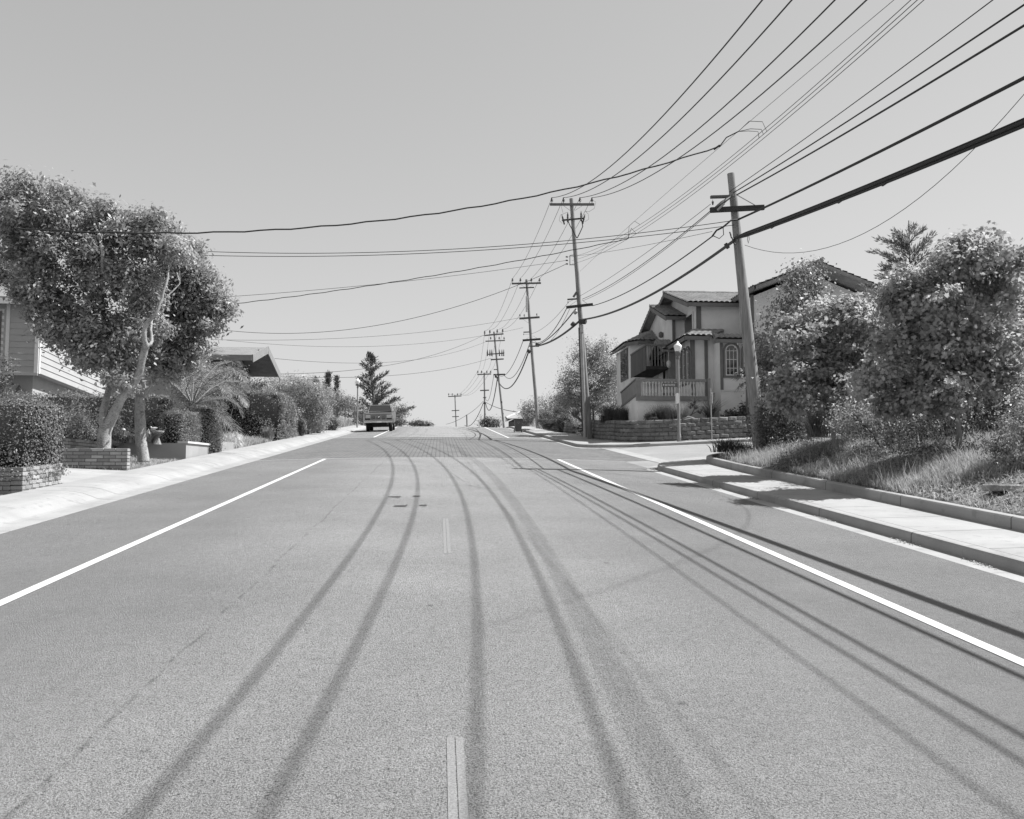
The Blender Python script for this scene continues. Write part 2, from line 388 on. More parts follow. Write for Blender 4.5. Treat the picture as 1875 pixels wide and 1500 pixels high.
POLE = {}
def pole(key, Y, base, top, r0, r1, label, sink=0.3):
    t = at(top[0], top[1], Y); bp_ = at(base[0], base[1], Y)
    gz = min(float(T(bp_.x, Y)), bp_.z) - sink
    # keep the lean when the foot has to reach lower ground
    bpt = bp_ + (bp_ - t) * ((bp_.z - gz) / (t.z - bp_.z))
    root = empty('utility_pole', (bpt.x, bpt.y, gz + sink), label, 'utility pole', 'utility poles along the right kerb')
    b = MB(); n = 10
    b.tube([bpt.lerp(t, i / n) + Vector((random.uniform(-1, 1), random.uniform(-1, 1), 0)) * .012 * (0 < i < n) for i in range(n + 1)], [r0 + (r1 - r0) * i / n for i in range(n + 1)], 14)
    b.build('post', M_pole, root)
    POLE[key] = (root, Y, bpt, t)
    return root
def arm(key, a, c, th, m, dy=-.17, name='crossarm'):
    root, Y, *_ = POLE[key]
    b = MB(); b.beam(at(a[0], a[1], Y + dy), at(c[0], c[1], Y + dy), .11, th); return b.build(name, m, root, bevel=.006)
def brace(key, a, c, dy=-.2, w=.035):
    root, Y, *_ = POLE[key]; b = MB(); b.beam(at(a[0], a[1], Y + dy), at(c[0], c[1], Y + dy), .012, w, up=(0, 1, 0)); b.build('brace', M_steel, root)
def insulator(key, x, y, s=1.0, dy=-.17, down=False):
    """pin insulator standing on the arm at picture point x, y; returns its top"""
    root, Y, *_ = POLE[key]; p = at(x, y, Y + dy); b = MB(); k = -1 if down else 1
    pr = [(.015, 0), (.015, .09), (.06, .10), (.065, .14), (.035, .15), (.055, .17), (.055, .20), (.03, .215), (.045, .24), (.03, .28), (.0, .285)]
    pr = [(r * s, z * s * k) for r, z in pr]
    b.lathe(p, pr if k > 0 else pr, 10); b.build('insulator', M_ins, root)
    return p + Vector((0, 0, .27 * s * k))
def drum(key, a, c, r, m=None, name='splice_case'):
    root, Y, *_ = POLE[key]; b = MB(); a, c = Vector(a), Vector(c)
    b.tube([a, a.lerp(c, .08), a.lerp(c, .92), c], [r * .8, r, r, r * .8], 14); return b.build(name, m or M_iron, root)
def mesh_on(key, b, name, m, bevel=0): return b.build(name, m, POLE[key][0], bevel=bevel)

def wobble(pts, amp, seed):
    q = random.Random(seed); ph = q.uniform(0, 6)
    return [p + Vector((0, 0, amp * math.sin(i * 1.9 + ph))) for i, p in enumerate(pts)]
def wire(name, pts, r, label, cat, group, m=None, n=6):
    b = MB(); b.tube(pts, r, n); c = (pts[0] + pts[-1]) / 2
    o = b.build(name, m or M_wire, None, loc=pts[len(pts) // 2]); return tag(o, label, cat, group)
def para(A, B, s0=0.0, s1=1.0, M=None, sag=None, n=30):
    """points of a hanging line A..B; its sag from a third point M = (s, z) of the line, or given"""
    A, B = Vector(A), Vector(B); pts = []
    if M is not None:
        s, z = M; k = (A.z + (B.z - A.z) * s - z) / (s * (1 - s))
    else: k = 4 * sag
    for i in range(n + 1):
        s = s0 + (s1 - s0) * i / n; p = A.lerp(B, s); pts.append(Vector((p.x, p.y, p.z - k * s * (1 - s))))
    return pts
def mid_on(A, B, px):            # where the vertical plane through A and B is seen at px
    A, B = Vector(A), Vector(B); d = ray(*px); h = Vector((B.x - A.x, B.y - A.y)); nrm = Vector((-h.y, h.x))
    t = nrm.dot(Vector((A.x - EYE.x, A.y - EYE.y))) / nrm.dot(Vector((d.x, d.y))); p = EYE + d * t
    s = Vector((p.x - A.x, p.y - A.y)).dot(h) / h.dot(h); return s, p.z
def atX(x, y, X): d = ray(x, y); return EYE + d * (X / d.x)

# --- the near pole
pole(1, 26.05, (1395, 850), (1338, 318), .215, .105, 'stout bare-topped leaning pole rising from the dark bush at the corner, nearest of the poles')
arm(1, (1300.5, 385), (1399, 380), .145, M_arm)
arm(1, (1301, 361), (1337, 360), .075, M_arm2, name='bracket_arm'); brace(1, (1349, 357), (1388, 379))
brace(1, (1335, 356), (1314, 381))
i1 = insulator(1, 1305, 366, .55, down=True)
b = MB(); b.tube([at(1311, 381, 25.70), at(1322, 372, 25.70), at(1330, 366, 25.80), at(1342, 358, 25.90)], [.05, .06, .045, .03], 8); mesh_on(1, b, 'dead_end_clamp', M_iron)
b = MB(); b.tube([at(1314, 385, 25.60), at(1326, 373, 25.60)], .03, 8); mesh_on(1, b, 'dead_end_clamp', M_steel)
drum(1, at(1328, 446, 25.80), at(1334, 455, 25.80), .055)
b = MB(); b.tube(wobble([at(1336 + i * 1.2, 425 + i * 3, 25.80 - .02 * i) for i in range(9)], .03, 2), .025, 6); mesh_on(1, b, 'cable_strap', M_iron)
b = MB(); b.tube([at(1349, 428, 25.80), at(1352, 436, 25.80), at(1353, 444, 25.80)], .012, 6); mesh_on(1, b, 'ground_wire', M_iron)
b = MB(); b.tube([at(1370, 428, 25.60), at(1368.5, 439, 25.60), at(1370, 446, 25.60), at(1372, 438, 25.60), at(1371, 429, 25.60)], .008, 5); mesh_on(1, b, 'cable_loop', M_cable)

# --- second pole with the switch gear
pole(2, 48.9, (1080, 799), (1046, 364), .155, .105, 'tall pole with two crossarms and a riser pipe in front of the block retaining wall')
arm(2, (1007, 374.5), (1088, 374.5), .12, M_arm2)
brace(2, (1032, 377), (1046, 387)); brace(2, (1066, 377), (1052, 386))
P2top = [insulator(2, x, 372.5, 1.15) for x in (1010.5, 1032, 1062, 1084)]
arm(2, (1029, 403.5), (1068, 400), .07, M_iron, name='switch_bar')
for x, y, tl in ((1031, 402, -.25), (1039.5, 398, 0), (1064, 396, 0), (1069, 401, .25)):
    b = MB(); p = at(x, y, 48.65); ax = Vector((tl, 0, 1))
    b.lathe(p - ax * .28, [(.03, 0), (.05, .05), (.035, .1), (.055, .16), (.04, .2), (.055, .26), (.04, .32), (.05, .4), (.02, .5), (.015, .56)], 8, axis=ax); mesh_on(2, b, 'fuse_cutout', M_ins)
for pts in ([(1040, 404), (1043, 412), (1050, 424), (1056, 436)], [(1065, 403), (1067, 415), (1062, 426), (1057, 436)]):
    b = MB(); b.tube([at(x, y, 48.6) for x, y in pts], .025, 6); mesh_on(2, b, 'jumper_cable', M_cable)
for pts in ([(1029, 409), (1024, 404), (1026, 394), (1038, 389)], [(1071, 406), (1078, 402), (1077, 392), (1072, 387)], [(1084, 366), (1091, 370), (1088, 382), (1078, 388), (1072, 387)], [(1032, 366), (1028, 380), (1031, 390)]):
    b = MB(); b.tube([at(x, y, 48.6) for x, y in pts], .008, 5); mesh_on(2, b, 'jumper_wire', M_wire)
b = MB()
for a, c in (((1043.5, 468), (1043.5, 486)), ((1043.5, 468), (1051, 467)), ((1043.5, 485), (1052, 485))): b.beam(at(*a, 48.7), at(*c, 48.7), .03, .04, up=(0, 1, 0))
mesh_on(2, b, 'spool_rack', M_iron)
P2rack = []
for y in (470.5, 477, 483.5):
    b = MB(); p = at(1040, y, 48.7); b.lathe(p - Vector((.06, 0, 0)), [(.03, -.06), (.05, -.05), (.03, 0), (.05, .05), (.03, .06)], 8, axis=(1, 0, 0)); mesh_on(2, b, 'insulator', M_ins); P2rack.append(at(1037, y, 48.7))
arm(2, (1037, 563), (1085.5, 557.5), .14, M_arm)
arm(2, (1039, 548.5), (1056, 547.5), .07, M_arm2, name='bracket_arm'); i2 = insulator(2, 1040, 551, .5, down=True)
brace(2, (1066, 550), (1078, 558)); brace(2, (1056, 551), (1040, 562))
arm(2, (1050, 544), (1056, 535), .12, M_arm2, name='cut_arm_stub')
drum(2, at(1061, 588, 48.5), at(1073, 589, 48.3), .15); drum(2, at(1047, 597, 48.5), at(1052, 591, 48.5), .12); drum(2, at(1051, 574, 48.6), at(1056, 570, 48.6), .1, M_steel)
b = MB(); b.box(at(1065.5, 602, 48.55), (.16, .12, .42)); mesh_on(2, b, 'terminal_box', M_box, .02)
b = MB(); b.tube([at(1064, 606, 48.6), at(1071.5, 801, 48.55)], .10, 10); mesh_on(2, b, 'riser_pipe', M_steel)
b = MB(); b.tube([at(1060, 600, 48.6), at(1066.5, 790, 48.6)], .035, 8); mesh_on(2, b, 'cable_guard', M_iron)

# --- third pole
pole(3, 74.0, (985, 782), (964, 512), .15, .10, 'slim leaning pole beside the trash bin, third one up the hill')
arm(3, (937, 519.5), (990.5, 518.5), .13, M_arm2)
P3top = [insulator(3, x, 517.5, 1.3) for x in (938.5, 953, 973, 988)]
brace(3, (953, 521), (964, 528)); brace(3, (977, 521), (967, 528))
arm(3, (951, 527.5), (978, 526.5), .08, M_iron, name='switch_bar')
arm(3, (951, 583.5), (988, 581), .15, M_arm2); P3mid = [insulator(3, x, y, .9) for x, y in ((952, 581), (960, 581), (983, 579.5))]
brace(3, (956, 584), (968, 592)); arm(3, (958.5, 608.5), (970, 608), .08, M_arm2, name='bracket_arm'); i3 = insulator(3, 959, 610, .6, down=True)
arm(3, (957, 623.5), (990, 621), .16, M_arm)
brace(3, (961, 623), (972, 615)); brace(3, (986, 621), (976, 615))
drum(3, at(981, 631.5, 73.6), at(987, 631.5, 73.5), .17); drum(3, at(967, 646, 73.7), at(970, 641, 73.7), .15)
b = MB(); b.box(at(964.3, 557, 73.7), (.14, .12, 1.3)); mesh_on(3, b, 'conduit_box', M_box, .02)
# --- fourth pole
pole(4, 116., (922, 775), (904.5, 607.5), .16, .11, 'leaning pole crowded with four crossarms and fuse gear, fourth one up the hill')
arm(4, (887, 614.5), (922, 611.5), .16, M_arm2); P4top = [insulator(4, x, y, 1.9) for x, y in ((887.5, 613.5), (897, 612), (910.5, 611), (920.5, 610))]
arm(4, (889, 625), (924.5, 623.6), .13, M_arm2)
for x in (898.5, 914, 923): insulator(4, x, 623, 1.5)
arm(4, (892, 649), (922.5, 647), .12, M_iron, name='switch_bar')
for x in (892.5, 897, 900.5, 914.5, 919, 922.3):
    b = MB(); p = at(x, 648, 115.8); b.lathe(p - Vector((0, 0, .3)), [(.05, 0), (.09, .1), (.06, .25), (.09, .4), (.06, .6), (.03, .85)], 7); mesh_on(4, b, 'fuse_cutout', M_ins)
arm(4, (898.5, 658.7), (922.3, 657.5), .16, M_arm2); arm(4, (904, 677), (911, 676.6), .1, M_arm2, name='bracket_arm'); arm(4, (903.5, 686.3), (925, 685.6), .18, M_arm)
drum(4, at(906, 689, 115.6), at(910, 689, 115.6), .2); drum(4, at(917, 736, 115.7), at(919, 735, 115.7), .16, name='meter_can')
# --- fifth and sixth poles, near and past the crest
pole(5, 163., (888.3, 780), (886.7, 682.5), .2, .13, 'upright pole standing past the crest, fifth one up the hill')
arm(5, (874, 686), (899.3, 685), .2, M_arm2); P5top = [insulator(5, x, 684.8, 2.1) for x in (875, 882, 891.5, 898.5)]
brace(5, (880, 687), (886, 692)); brace(5, (894, 686), (888, 692)); arm(5, (879, 715.3), (895.5, 714.6), .2, M_arm2); arm(5, (884.5, 728.5), (890.5, 727.5), .15, M_arm2, name='bracket_arm')
drum(5, at(885.5, 737.5, 162.6), at(889, 737.5, 162.6), .25)
pole(6, 250., (835.5, 782), (833, 723.5), .22, .15, 'small far pole on the street axis past the crest, farthest of the poles')
arm(6, (820.5, 726.3), (845, 725.3), .24, M_arm2); P6top = [insulator(6, x, 725.3, 2.6) for x in (821.5, 828, 837.5, 844)]
arm(6, (827, 752.2), (841, 751.5), .22, M_arm2); arm(6, (828, 763.2), (840.3, 762.8), .22, M_arm2)
# short stub pole
pA, pB = at(854.6, 759.5, 140.), at(855.4, 785, 140.)
b = MB(); b.tube([pB, pA], .11, 8); o = b.build('guy_stub_pole', M_pole, None, loc=pB); tag(o, 'short bare stub post past the crest carrying a single line', 'post')

# --- four bare power lines: top arm of the second pole, over the street and out past the camera
GP = 'bare power lines on the top crossarms'
pn = ['leftmost', 'second', 'third', 'rightmost']
near = [((1250, 173), (1396, 0)), ((1250, 215), (1450, 0)), ((1250, 260), (1529, 0)), ((1250, 285), (1587, 0))]
for k in range(4):
    A = P2top[k]; E = atX(*near[k][1], A.x); M = mid_on(A, E, near[k][0])
    s1 = (A.y + 9) / (A.y - E.y)
    wire('power_line', para(A, E, 0, s1, M=M, n=46), .0165, 'bare overhead power line off the top edge, %s of four from the tall pole' % pn[k], 'wire', GP)
def spans(A, B, sag, r, where):
    for k in range(4):
        wire('power_line', para(A[k], B[k], sag=sag, n=14), r, 'thin power line between %s, %s of the four' % (where, pn[k]), 'wire', GP, n=5)
spans(P2top, P3top, .5, .012, 'the second and third poles\' top crossarms'); spans(P3top, P4top, 1.0, .014, 'the third and fourth poles\' top crossarms')
spans(P4top, P5top, 1.2, .016, 'the fourth and fifth poles\' top crossarms'); spans(P5top, P6top, 2.0, .02, 'the two farthest poles\' top crossarms')
# --- secondary lines: spool rack over the corner
GS = 'secondary lines from the spool rack'
SEC = []
for k, (m_, e) in enumerate((((1250, 357), (1668, 0)), ((1250, 363.5), (1680, 0)), ((1250, 370), (1692, 0)))):
    A = P2rack[k] + Vector((.3, 0, 0)); E = atX(*e, A.x); M = mid_on(A, E, m_); s1 = (A.y + 5) / (A.y - E.y)
    SEC.append((A, E, M)); wire('power_line', para(A, E, 0, s1, M=M, n=44), .0065, 'thin line in the close trio crossing the upper right sky, %s of the three' % ('top', 'middle', 'bottom')[k], 'wire', GS)
A = at(1062, 497, 48.7); E = atX(1637, 0, A.x - .2)
SPANW = (A, E, mid_on(A, E, (1250, 328)))
wire('power_line', para(A, E, 0, (A.y + 5) / (A.y - E.y), M=SPANW[2], n=44), .005, 'thinnest single line just left of the close trio in the upper right sky', 'wire', GS)
def on_line(L, px):
    A, E, M = L; s, _ = mid_on(A, E, px); return para(A, E, s, s, M=M, n=0)[0] if False else para(A, E, s, s + 1e-6, M=M, n=1)[0]
# --- telephone cables from the near pole out of the picture to the upper right
GT = 'telephone cables on the near pole'
def out(Apx, Ya, epx, XE, r, lab, m=None, k=.0022, cat='cable', name='telephone_cable'):
    A = at(Apx[0], Apx[1], Ya); E = atX(epx[0], epx[1], XE); L = (A.y + 7) / (A.y - E.y)
    d = A.y - E.y; sg = k * d * d / 8
    pts = para(A, E, 0, L, sag=sg, n=34)
    if m: pts = wobble(pts, m, 5)
    return wire(name, pts, r, lab, cat, GT, M_cable, 8), pts
out((1336, 351), 26.00, (1818, 0), 8.4, .0095, 'thin cable from high on the near bare-topped pole to the top right corner')
out((1343, 353), 25.95, (1875, 9), 8.4, .0155, 'upper thin twin cable from the near pole\'s neck to the right edge')
out((1349, 357), 25.90, (1875, 47), 8.35, .0195, 'lower thicker twin cable from the near pole\'s neck to the right edge')
out((1352, 402), 25.80, (1875, 143), 8.5, .030, 'thick black cable passing under the near pole\'s crossarm to the right edge')
A = at(1345, 436, 25.80); E = atX(1875, 223, 8.7); L = (A.y + 7) / (A.y - E.y)
pts = para(A, E, 0, L, sag=.0024 * (A.y - E.y) ** 2 / 8, n=34); b = MB()
for dx, dz, r in ((0, 0, .036), (.02, -.055, .030), (-.01, .045, .014)):
    q = [p + Vector((dx, 0, dz)) for p in pts]; b.tube([q[0].lerp(pts[0], .6)] + q[1:], r, 8)
for i in (3, 7, 9): b.box(pts[i] + Vector((0, 0, -.088)), (.03, .15, .025))
tag(b.build('telephone_cable_bundle', M_cable, None, loc=pts[8]), 'heaviest lashed cable bundle, from the near pole down to the right edge', 'cable', GT)
A = at(1364, 449, 25.90); E = atX(1875, 173, 11.2)
wire('telephone_cable', para(A, E, 0, 1.9, M=mid_on(A, E, (1583, 427)), n=40), .007, 'thin drop wire sagging low over the bushes from the near pole to the right edge', 'cable', GT, M_cable)
# --- the same cables on to the second pole
GT2 = 'telephone cables between the poles'
def tie(A, B, m, r, lab, wob=0, mm=None):
    pts = para(A, B, M=mid_on(A, B, m), n=24) if isinstance(m, tuple) else para(A, B, sag=m, n=20)
    return wire('telephone_cable', wobble(pts, wob, 3) if wob else pts, r, lab, 'cable', GT2, mm or M_cable, 7)
c12 = 'cable between the near pole and the tall pole'
tie(at(1301, 374, 25.90), at(1040, 554, 48.7), (1130, 500), .008, 'thinnest and highest ' + c12)
tie(at(1300, 387, 25.90), at(1066, 548, 48.6), (1153, 500), .013, 'upper of the two close middle ' + c12.replace('cable', 'cables'))
tie(at(1301, 389, 25.90), at(1067, 551, 48.6), (1157, 501), .009, 'lower of the two close middle ' + c12.replace('cable', 'cables'))
tie(at(1304, 433, 25.85), at(1085, 560, 48.6), (1209, 500), .020, 'medium black ' + c12 + ', second from the bottom')
tie(at(1345, 440, 25.80), at(1069, 585, 48.6), (1259, 500), .046, 'heaviest and lowest ' + c12, 0, grey('grey cable sheath', .06, .6, .3, .1))
b = MB(); pts = [at(1304, 433, 25.80), at(1312, 422, 25.75), at(1324, 416, 25.70), at(1338, 404, 25.70), at(1352, 402, 25.80)]; b.tube(pts, .026, 8)
b.tube([at(1306, 432, 25.80), at(1317, 437, 25.70), at(1325, 430, 25.70), at(1324, 416, 25.70)], .012, 6); mesh_on(1, b, 'cable_jumper', M_cable)
c23 = 'cable between the tall pole and the third pole'
tie(at(1039, 556, 48.7), at(959, 612, 73.8), .5, .010, 'highest ' + c23); tie(at(1038, 564, 48.7), at(968, 622, 73.8), .9, .022, 'second highest ' + c23); tie(at(1043, 566, 48.7), at(978, 623, 73.8), 1.0, .012, 'thin middle ' + c23)
tie(at(1054, 566, 48.6), at(986, 631, 73.7), (1020, 606), .034, 'thick second lowest ' + c23); tie(at(1061, 588, 48.6), at(970, 634, 73.7), (1014, 622.5), .06, 'heaviest and lowest ' + c23)
c34 = 'cable between the third and fourth poles'
tie(at(958, 624, 73.8), at(911, 685.6, 115.8), 1.2, .026, 'highest ' + c34); tie(at(971, 626, 73.8), at(922, 685.6, 115.8), 1.5, .03, 'middle ' + c34); tie(at(969, 641, 73.7), at(909, 691, 115.8), 2.2, .055, 'heaviest and lowest ' + c34)
c45 = 'cable between the fourth and fifth poles'
tie(at(904, 687, 115.8), at(889, 729, 162.7), 1.6, .03, 'upper ' + c45); tie(at(911, 691, 115.8), at(889, 737, 162.7), 2.6, .06, 'lower ' + c45)
tie(at(884.5, 735, 162.7), at(854.6, 760, 140.), .2, .035, 'straight line from the fifth pole down to the short stub post'); tie(at(885, 738, 162.7), at(851, 779, 200.), 1.5, .06, 'slack cable from the fifth pole sinking behind the crest')
tie(at(854.6, 760, 140.), at(817, 777, 175.), .2, .03, 'faint line from the stub post running down behind the crest')
tie(at(890, 737, 162.6), at(953, 755, 96.), .3, .04, 'thick service line from the fifth pole to the tiled gable at the crest')
# --- service drops across the street to the houses on the left
GD = 'service drops across the street'
def drop(A, B, m, r, lab, wob=0, s0=0.0, mm=None):
    pts = para(A, B, s0, 1, M=mid_on(A, B, m), n=48)
    return wire('service_drop', wobble(pts, wob, 9) if wob else pts, r, lab, 'wire', GD, mm or M_cable, 6)
J = on_line(SEC[1], (1392, 240)); Jd = at(1318, 268, J.y + .9)
drop(Jd, at(30, 418, 18.6), (706, 403), .016, 'highest twisted drop wire across the street, from the loops to the tall tree', .012)
b = MB()
for q in ((1372, 222, 1404, 228), (1374, 236, 1398, 247), (1370, 240, 1390, 258)):
    e = on_line(SEC[1], (q[2], q[3]))
    s_ = at(1352, 241, J.y + .55); b.tube([s_, at(q[0], q[1], J.y + .2), at((q[0] + q[2]) / 2 + 8, q[1] + 1, J.y), e], .007, 5)
b.tube([Jd, at(1330, 252, J.y + .75), at(1352, 241, J.y + .55)], .014, 6)
b.tube([at(1307, 274, J.y + .9), at(1318, 266, J.y + .85)], .022, 6)
tag(b.build('drop_loop', M_cable, None, loc=Jd), 'looped splice of wires hanging from the close trio of lines in the upper right sky', 'wire')
drop(at(1343, 404, 25.90), at(0, 430.5, 31), (640, 463.2), .010, 'upper of two parallel drop wires from the near pole running behind the tall tree')
drop(at(1345, 412, 25.90), at(0, 444, 30.5), (640, 468.5), .010, 'lower of two parallel drop wires from the near pole running behind the tall tree')
drop(at(1304, 424, 25.80), P2rack[0], (1150, 455), .007, 'short thin wire joining the near pole\'s cable to the tall pole\'s spool rack')
drop(P2rack[1], at(395, 545, 44), (705, 519), .010, 'thin drop wire from the spool rack to the tall tree\'s right side')
J2 = on_line(SEC[2], (1150, 428))
drop(J2, at(392, 560.5, 40), (846, 495.8), .015, 'dark twisted drop wire crossing below the spool rack to the tree\'s right side', .012)
b = MB(); e1, e2 = on_line(SEC[0], (1172, 411)), on_line(SEC[2], (1165, 418)); q0 = on_line(SEC[2], (1150, 428))
b.tube([q0, at(1152, 414, J2.y), at(1162, 405, J2.y), e1], .008, 5); b.tube([q0, at(1156, 418, J2.y), e2], .008, 5)
tag(b.build('drop_loop', M_cable, None, loc=q0), 'small looped splice on the close trio of lines left of the near pole', 'wire')
drop(P2rack[2], at(393, 602.5, 55), (690, 596), .013, 'deeply sagging drop wire from the lowest spool passing above the palm')
drop(at(951, 582, 73.8), at(386, 622, 58), (589, 621), .012, 'sagging drop wire from the third pole\'s middle crossarm to above the palm')
drop(at(958, 600, 73.8), at(415, 623, 60), (649, 635), .010, 'faint drop wire just below the third pole\'s sagging one over the street')
drop(at(887, 613, 115.8), at(503, 685, 64), (701, 670.6), .018, 'drop wire from the fourth pole\'s top arm to the low gabled house')
drop(at(889, 626, 115.8), at(503, 656.5, 62), (649, 665), .014, 'faint upper drop wire from the fourth pole to the gabled house\'s eave')
drop(at(899, 656, 115.8), at(506, 689, 66), (697, 689), .018, 'lowest drop wire from the fourth pole to behind the gabled house')
# ================================================================ houses, walls, fences
def stucco(name, v): return grey(name, v, .92, .15, .10, 1.2, .10, 90., .25)
M_stucco = stucco('stucco', .68); M_trimd = grey('dark painted trim', .14, .7, .3, .12, 2); M_trimw = grey('pale painted trim', .62, .7, .3, .06, 2)
M_rail = grey('brown painted rail', .21, .75, .3, .12, 3); M_balu = grey('cast stone', .50, .85, .2, .1, 4)
M_tile = grey('clay roof tile', .24, .85, .25, .25, 1.5, .2, 12., .2); M_shing = grey('asphalt shingle', .19, .95, .15, .15, 2., .35, 30., .4, stretch=(1, 1, 3))
M_side = grey('painted lap siding', .36, .8, .25, .05, 1., .05, 60); M_sidel = grey('house soffit paint', .36, .8, .25, .05)
M_glass = grey('window glass', .03, .06, .8, .1); M_dark = grey('deep shade and dark parts', .05, .9, .1, .2)  # M_dark: shade of eaves and recesses put into the tone; also dark truck parts
M_plank = grey('dark balcony boards', .10, .85, .2, .25, 3., .2, 30, stretch=(1, 1, .1))
gb = Mat('garden brick'); _c = gb.N('ShaderNodeTexCoord').outputs['Object']; M_block = grey('split face block', .165, .95, .15, .25, 2., .3, 25., .6, isl=.22)
M_brick = grey('garden brick', .27, .9, .2, .15, 3., .2, 60., .4, isl=.30); M_mort = grey('brick mortar', .11, .95, .1, .15)
M_wall2 = stucco('garden wall stucco', .30)

def obox(b, x0, x1, y0, y1, z0, z1): b.box(((x0 + x1) / 2, (y0 + y1) / 2, (z0 + z1) / 2), (x1 - x0, y1 - y0, z1 - z0))
def tile_plane(b, e0, e1, r0, r1, pitch=.26, course=.33, amp=.045, thick=.10):
    """clay tile slope: eave e0-e1, ridge r0-r1, with rolls running up the slope and stepped courses"""
    e0, e1, r0, r1 = map(Vector, (e0, e1, r0, r1)); nrm = (e1 - e0).cross(r0 - e0).normalized()
    if nrm.z < 0: nrm = -nrm
    L = max((e1 - e0).length, (r1 - r0).length); n = max(3, int(L / pitch) * 4); S_ = ((r0 + r1) / 2 - (e0 + e1) / 2).length; m = max(2, int(S_ / course))
    P = []
    for j in range(m):
        for q in (0, 1):
            v = (j + q * .999) / m; row = []
            for i in range(n + 1):
                u = i / n; p = (e0.lerp(e1, u)).lerp(r0.lerp(r1, u), v)
                row.append(p + nrm * (thick * .3 + amp * abs(math.sin(math.pi * i / 4)) + (.05 if q == 0 else 0.0)))
            P.append(row)
    b.grid(P, True)
    b.prism([e0, e1, r1, r0], -nrm * thick)
def siding(b, p, d, L, z0, z1, nrm, ex=.18):
    d = Vector(d).normalized(); nrm = Vector(nrm).normalized(); p = Vector(p); z = z0
    while z < z1 - .02:
        t = min(z + ex, z1)
        a = Vector((p.x, p.y, z)); c = Vector((p.x, p.y, t)); o1, o2 = nrm * .030, nrm * .008
        vs = [a, a + o1, c + o2, c]; w = d * L
        b.add(vs + [q + w for q in vs], [(0, 1, 2, 3), (7, 6, 5, 4), (1, 5, 6, 2), (0, 4, 5, 1), (3, 2, 6, 7)]); z = t

# ---------------------------------------------------------------- left house with lap siding
C0 = at(69, 683, 35.0); a_ = R(7.2); E1 = Vector((-math.sin(a_), math.cos(a_), 0)); E2 = Vector((-math.cos(a_), -math.sin(a_), 0)); UP = Vector((0, 0, 1))
zt = at(69, 556, 35.0).z; zb = C0.z; zg = float(T(C0.x, C0.y)) - .3
house = empty('siding_house', (C0.x, C0.y, zg), 'two-storey house clad in horizontal lap siding behind the tall forked tree', 'house')
Cb = Vector((C0.x, C0.y, 0))
b = MB(); ins = .05; k0 = Cb + E1 * ins + E2 * ins
b.prism([Vector((q.x, q.y, zb)) for q in (k0, k0 + E1 * 12, k0 + E1 * 12 + E2 * 14, k0 + E2 * 14)], UP * (zt - zb))
k1 = Cb + E1 * .7 + E2 * .35
b.prism([Vector((q.x, q.y, zg)) for q in (k1, k1 + E1 * 11, k1 + E1 * 11 + E2 * 13, k1 + E2 * 13)], UP * (zb - zg - .01))
b.build('wall', M_sidel, house)
b = MB(); siding(b, Cb + E1 * .05, E1, 12, zb, zt, -E2, .23); siding(b, Cb + E2 * .05, E2, 13.5, zb, zt, -E1, .23); b.build('siding', M_side, house)
b = MB()
for o_, w_ in ((Vector((0, 0, 0)), .13), (E2 * 1.0, .12)):
    if o_.length: b.build('corner_board', M_trimw, house); b = MB()
    q = Cb + o_ - E1 * .0; b.beam(Vector((q.x, q.y, zb - .02)) - E1 * .02 + E2 * .06, Vector((q.x, q.y, zt)) - E1 * .02 + E2 * .06, w_, .05, up=tuple(E1))
b.build('corner_board', M_trimw, house); b = MB()
q = Cb; b.beam(Vector((q.x, q.y, zb - .02)) - E2 * .02 + E1 * .07, Vector((q.x, q.y, zt)) - E2 * .02 + E1 * .07, .05, .14, up=tuple(E1))
b.build('corner_board', M_trimw, house); b = MB()
q = Cb + E1 * 11.9; b.beam(Vector((q.x, q.y, zb - .02)) - E2 * .02, Vector((q.x, q.y, zt)) - E2 * .02, .05, .14, up=tuple(E1))
b.build('corner_board', M_trimw, house)
b = MB(); q = Cb - E1 * .03; b.beam(Vector((q.x, q.y, zb - .05)) + E2 * 0, Vector((q.x, q.y, zb - .05)) + E2 * 3.2, .05, .10); b.build('skirt_board', M_sidel, house)
ov = .55; ez = zt + .02; W_, D_ = 14.2, 12.2
cor = [Cb - E1 * ov - E2 * ov, Cb + E1 * (D_ + ov) - E2 * ov, Cb + E1 * (D_ + ov) + E2 * (W_ + ov), Cb - E1 * ov + E2 * (W_ + ov)]
cor = [Vector((q.x, q.y, ez)) for q in cor]; cen = [Cb + E1 * D_ / 2 + E2 * 5.5, Cb + E1 * D_ / 2 + E2 * (W_ - 5.5)]; cen = [Vector((q.x, q.y, ez + 2.1)) for q in cen]
b = MB()
for f in ((cor[0], cor[3], cen[1], cen[0]), (cor[1], cor[0], cen[0]), (cor[2], cor[1], cen[0], cen[1]), (cor[3], cor[2], cen[1])): b.prism(list(f), UP * .10)
rf = b.build('roof', M_shing, house)
b = MB()
for i in range(4): b.beam(cor[i] - UP * .06, cor[(i + 1) % 4] - UP * .06, .05, .2)
b.build('fascia', M_trimw, house)
b = MB(); q = cor[0].lerp(cen[0], .10) + E2 * .1; b.tube([q + E2 * .25, q + E2 * .25 + UP * .45], .04, 8); b.build('vent_pipe', M_steel, house)
b = MB(); q = Cb + E2 * 1.55 - E1 * .0; b.beam(Vector((q.x, q.y, zb + .5)), Vector((q.x, q.y, zt - .25)), .7, .04, up=tuple(E1)); wdw = b.build('window', M_trimw, house)
b = MB(); q = q - E1 * .04; b.beam(Vector((q.x, q.y, zb + .58)), Vector((q.x, q.y, zt - .33)), .55, .02, up=tuple(E1)); b.build('pane', M_glass, wdw)
b = MB(); q = Cb + E1 * .66 + E2 * 1.6
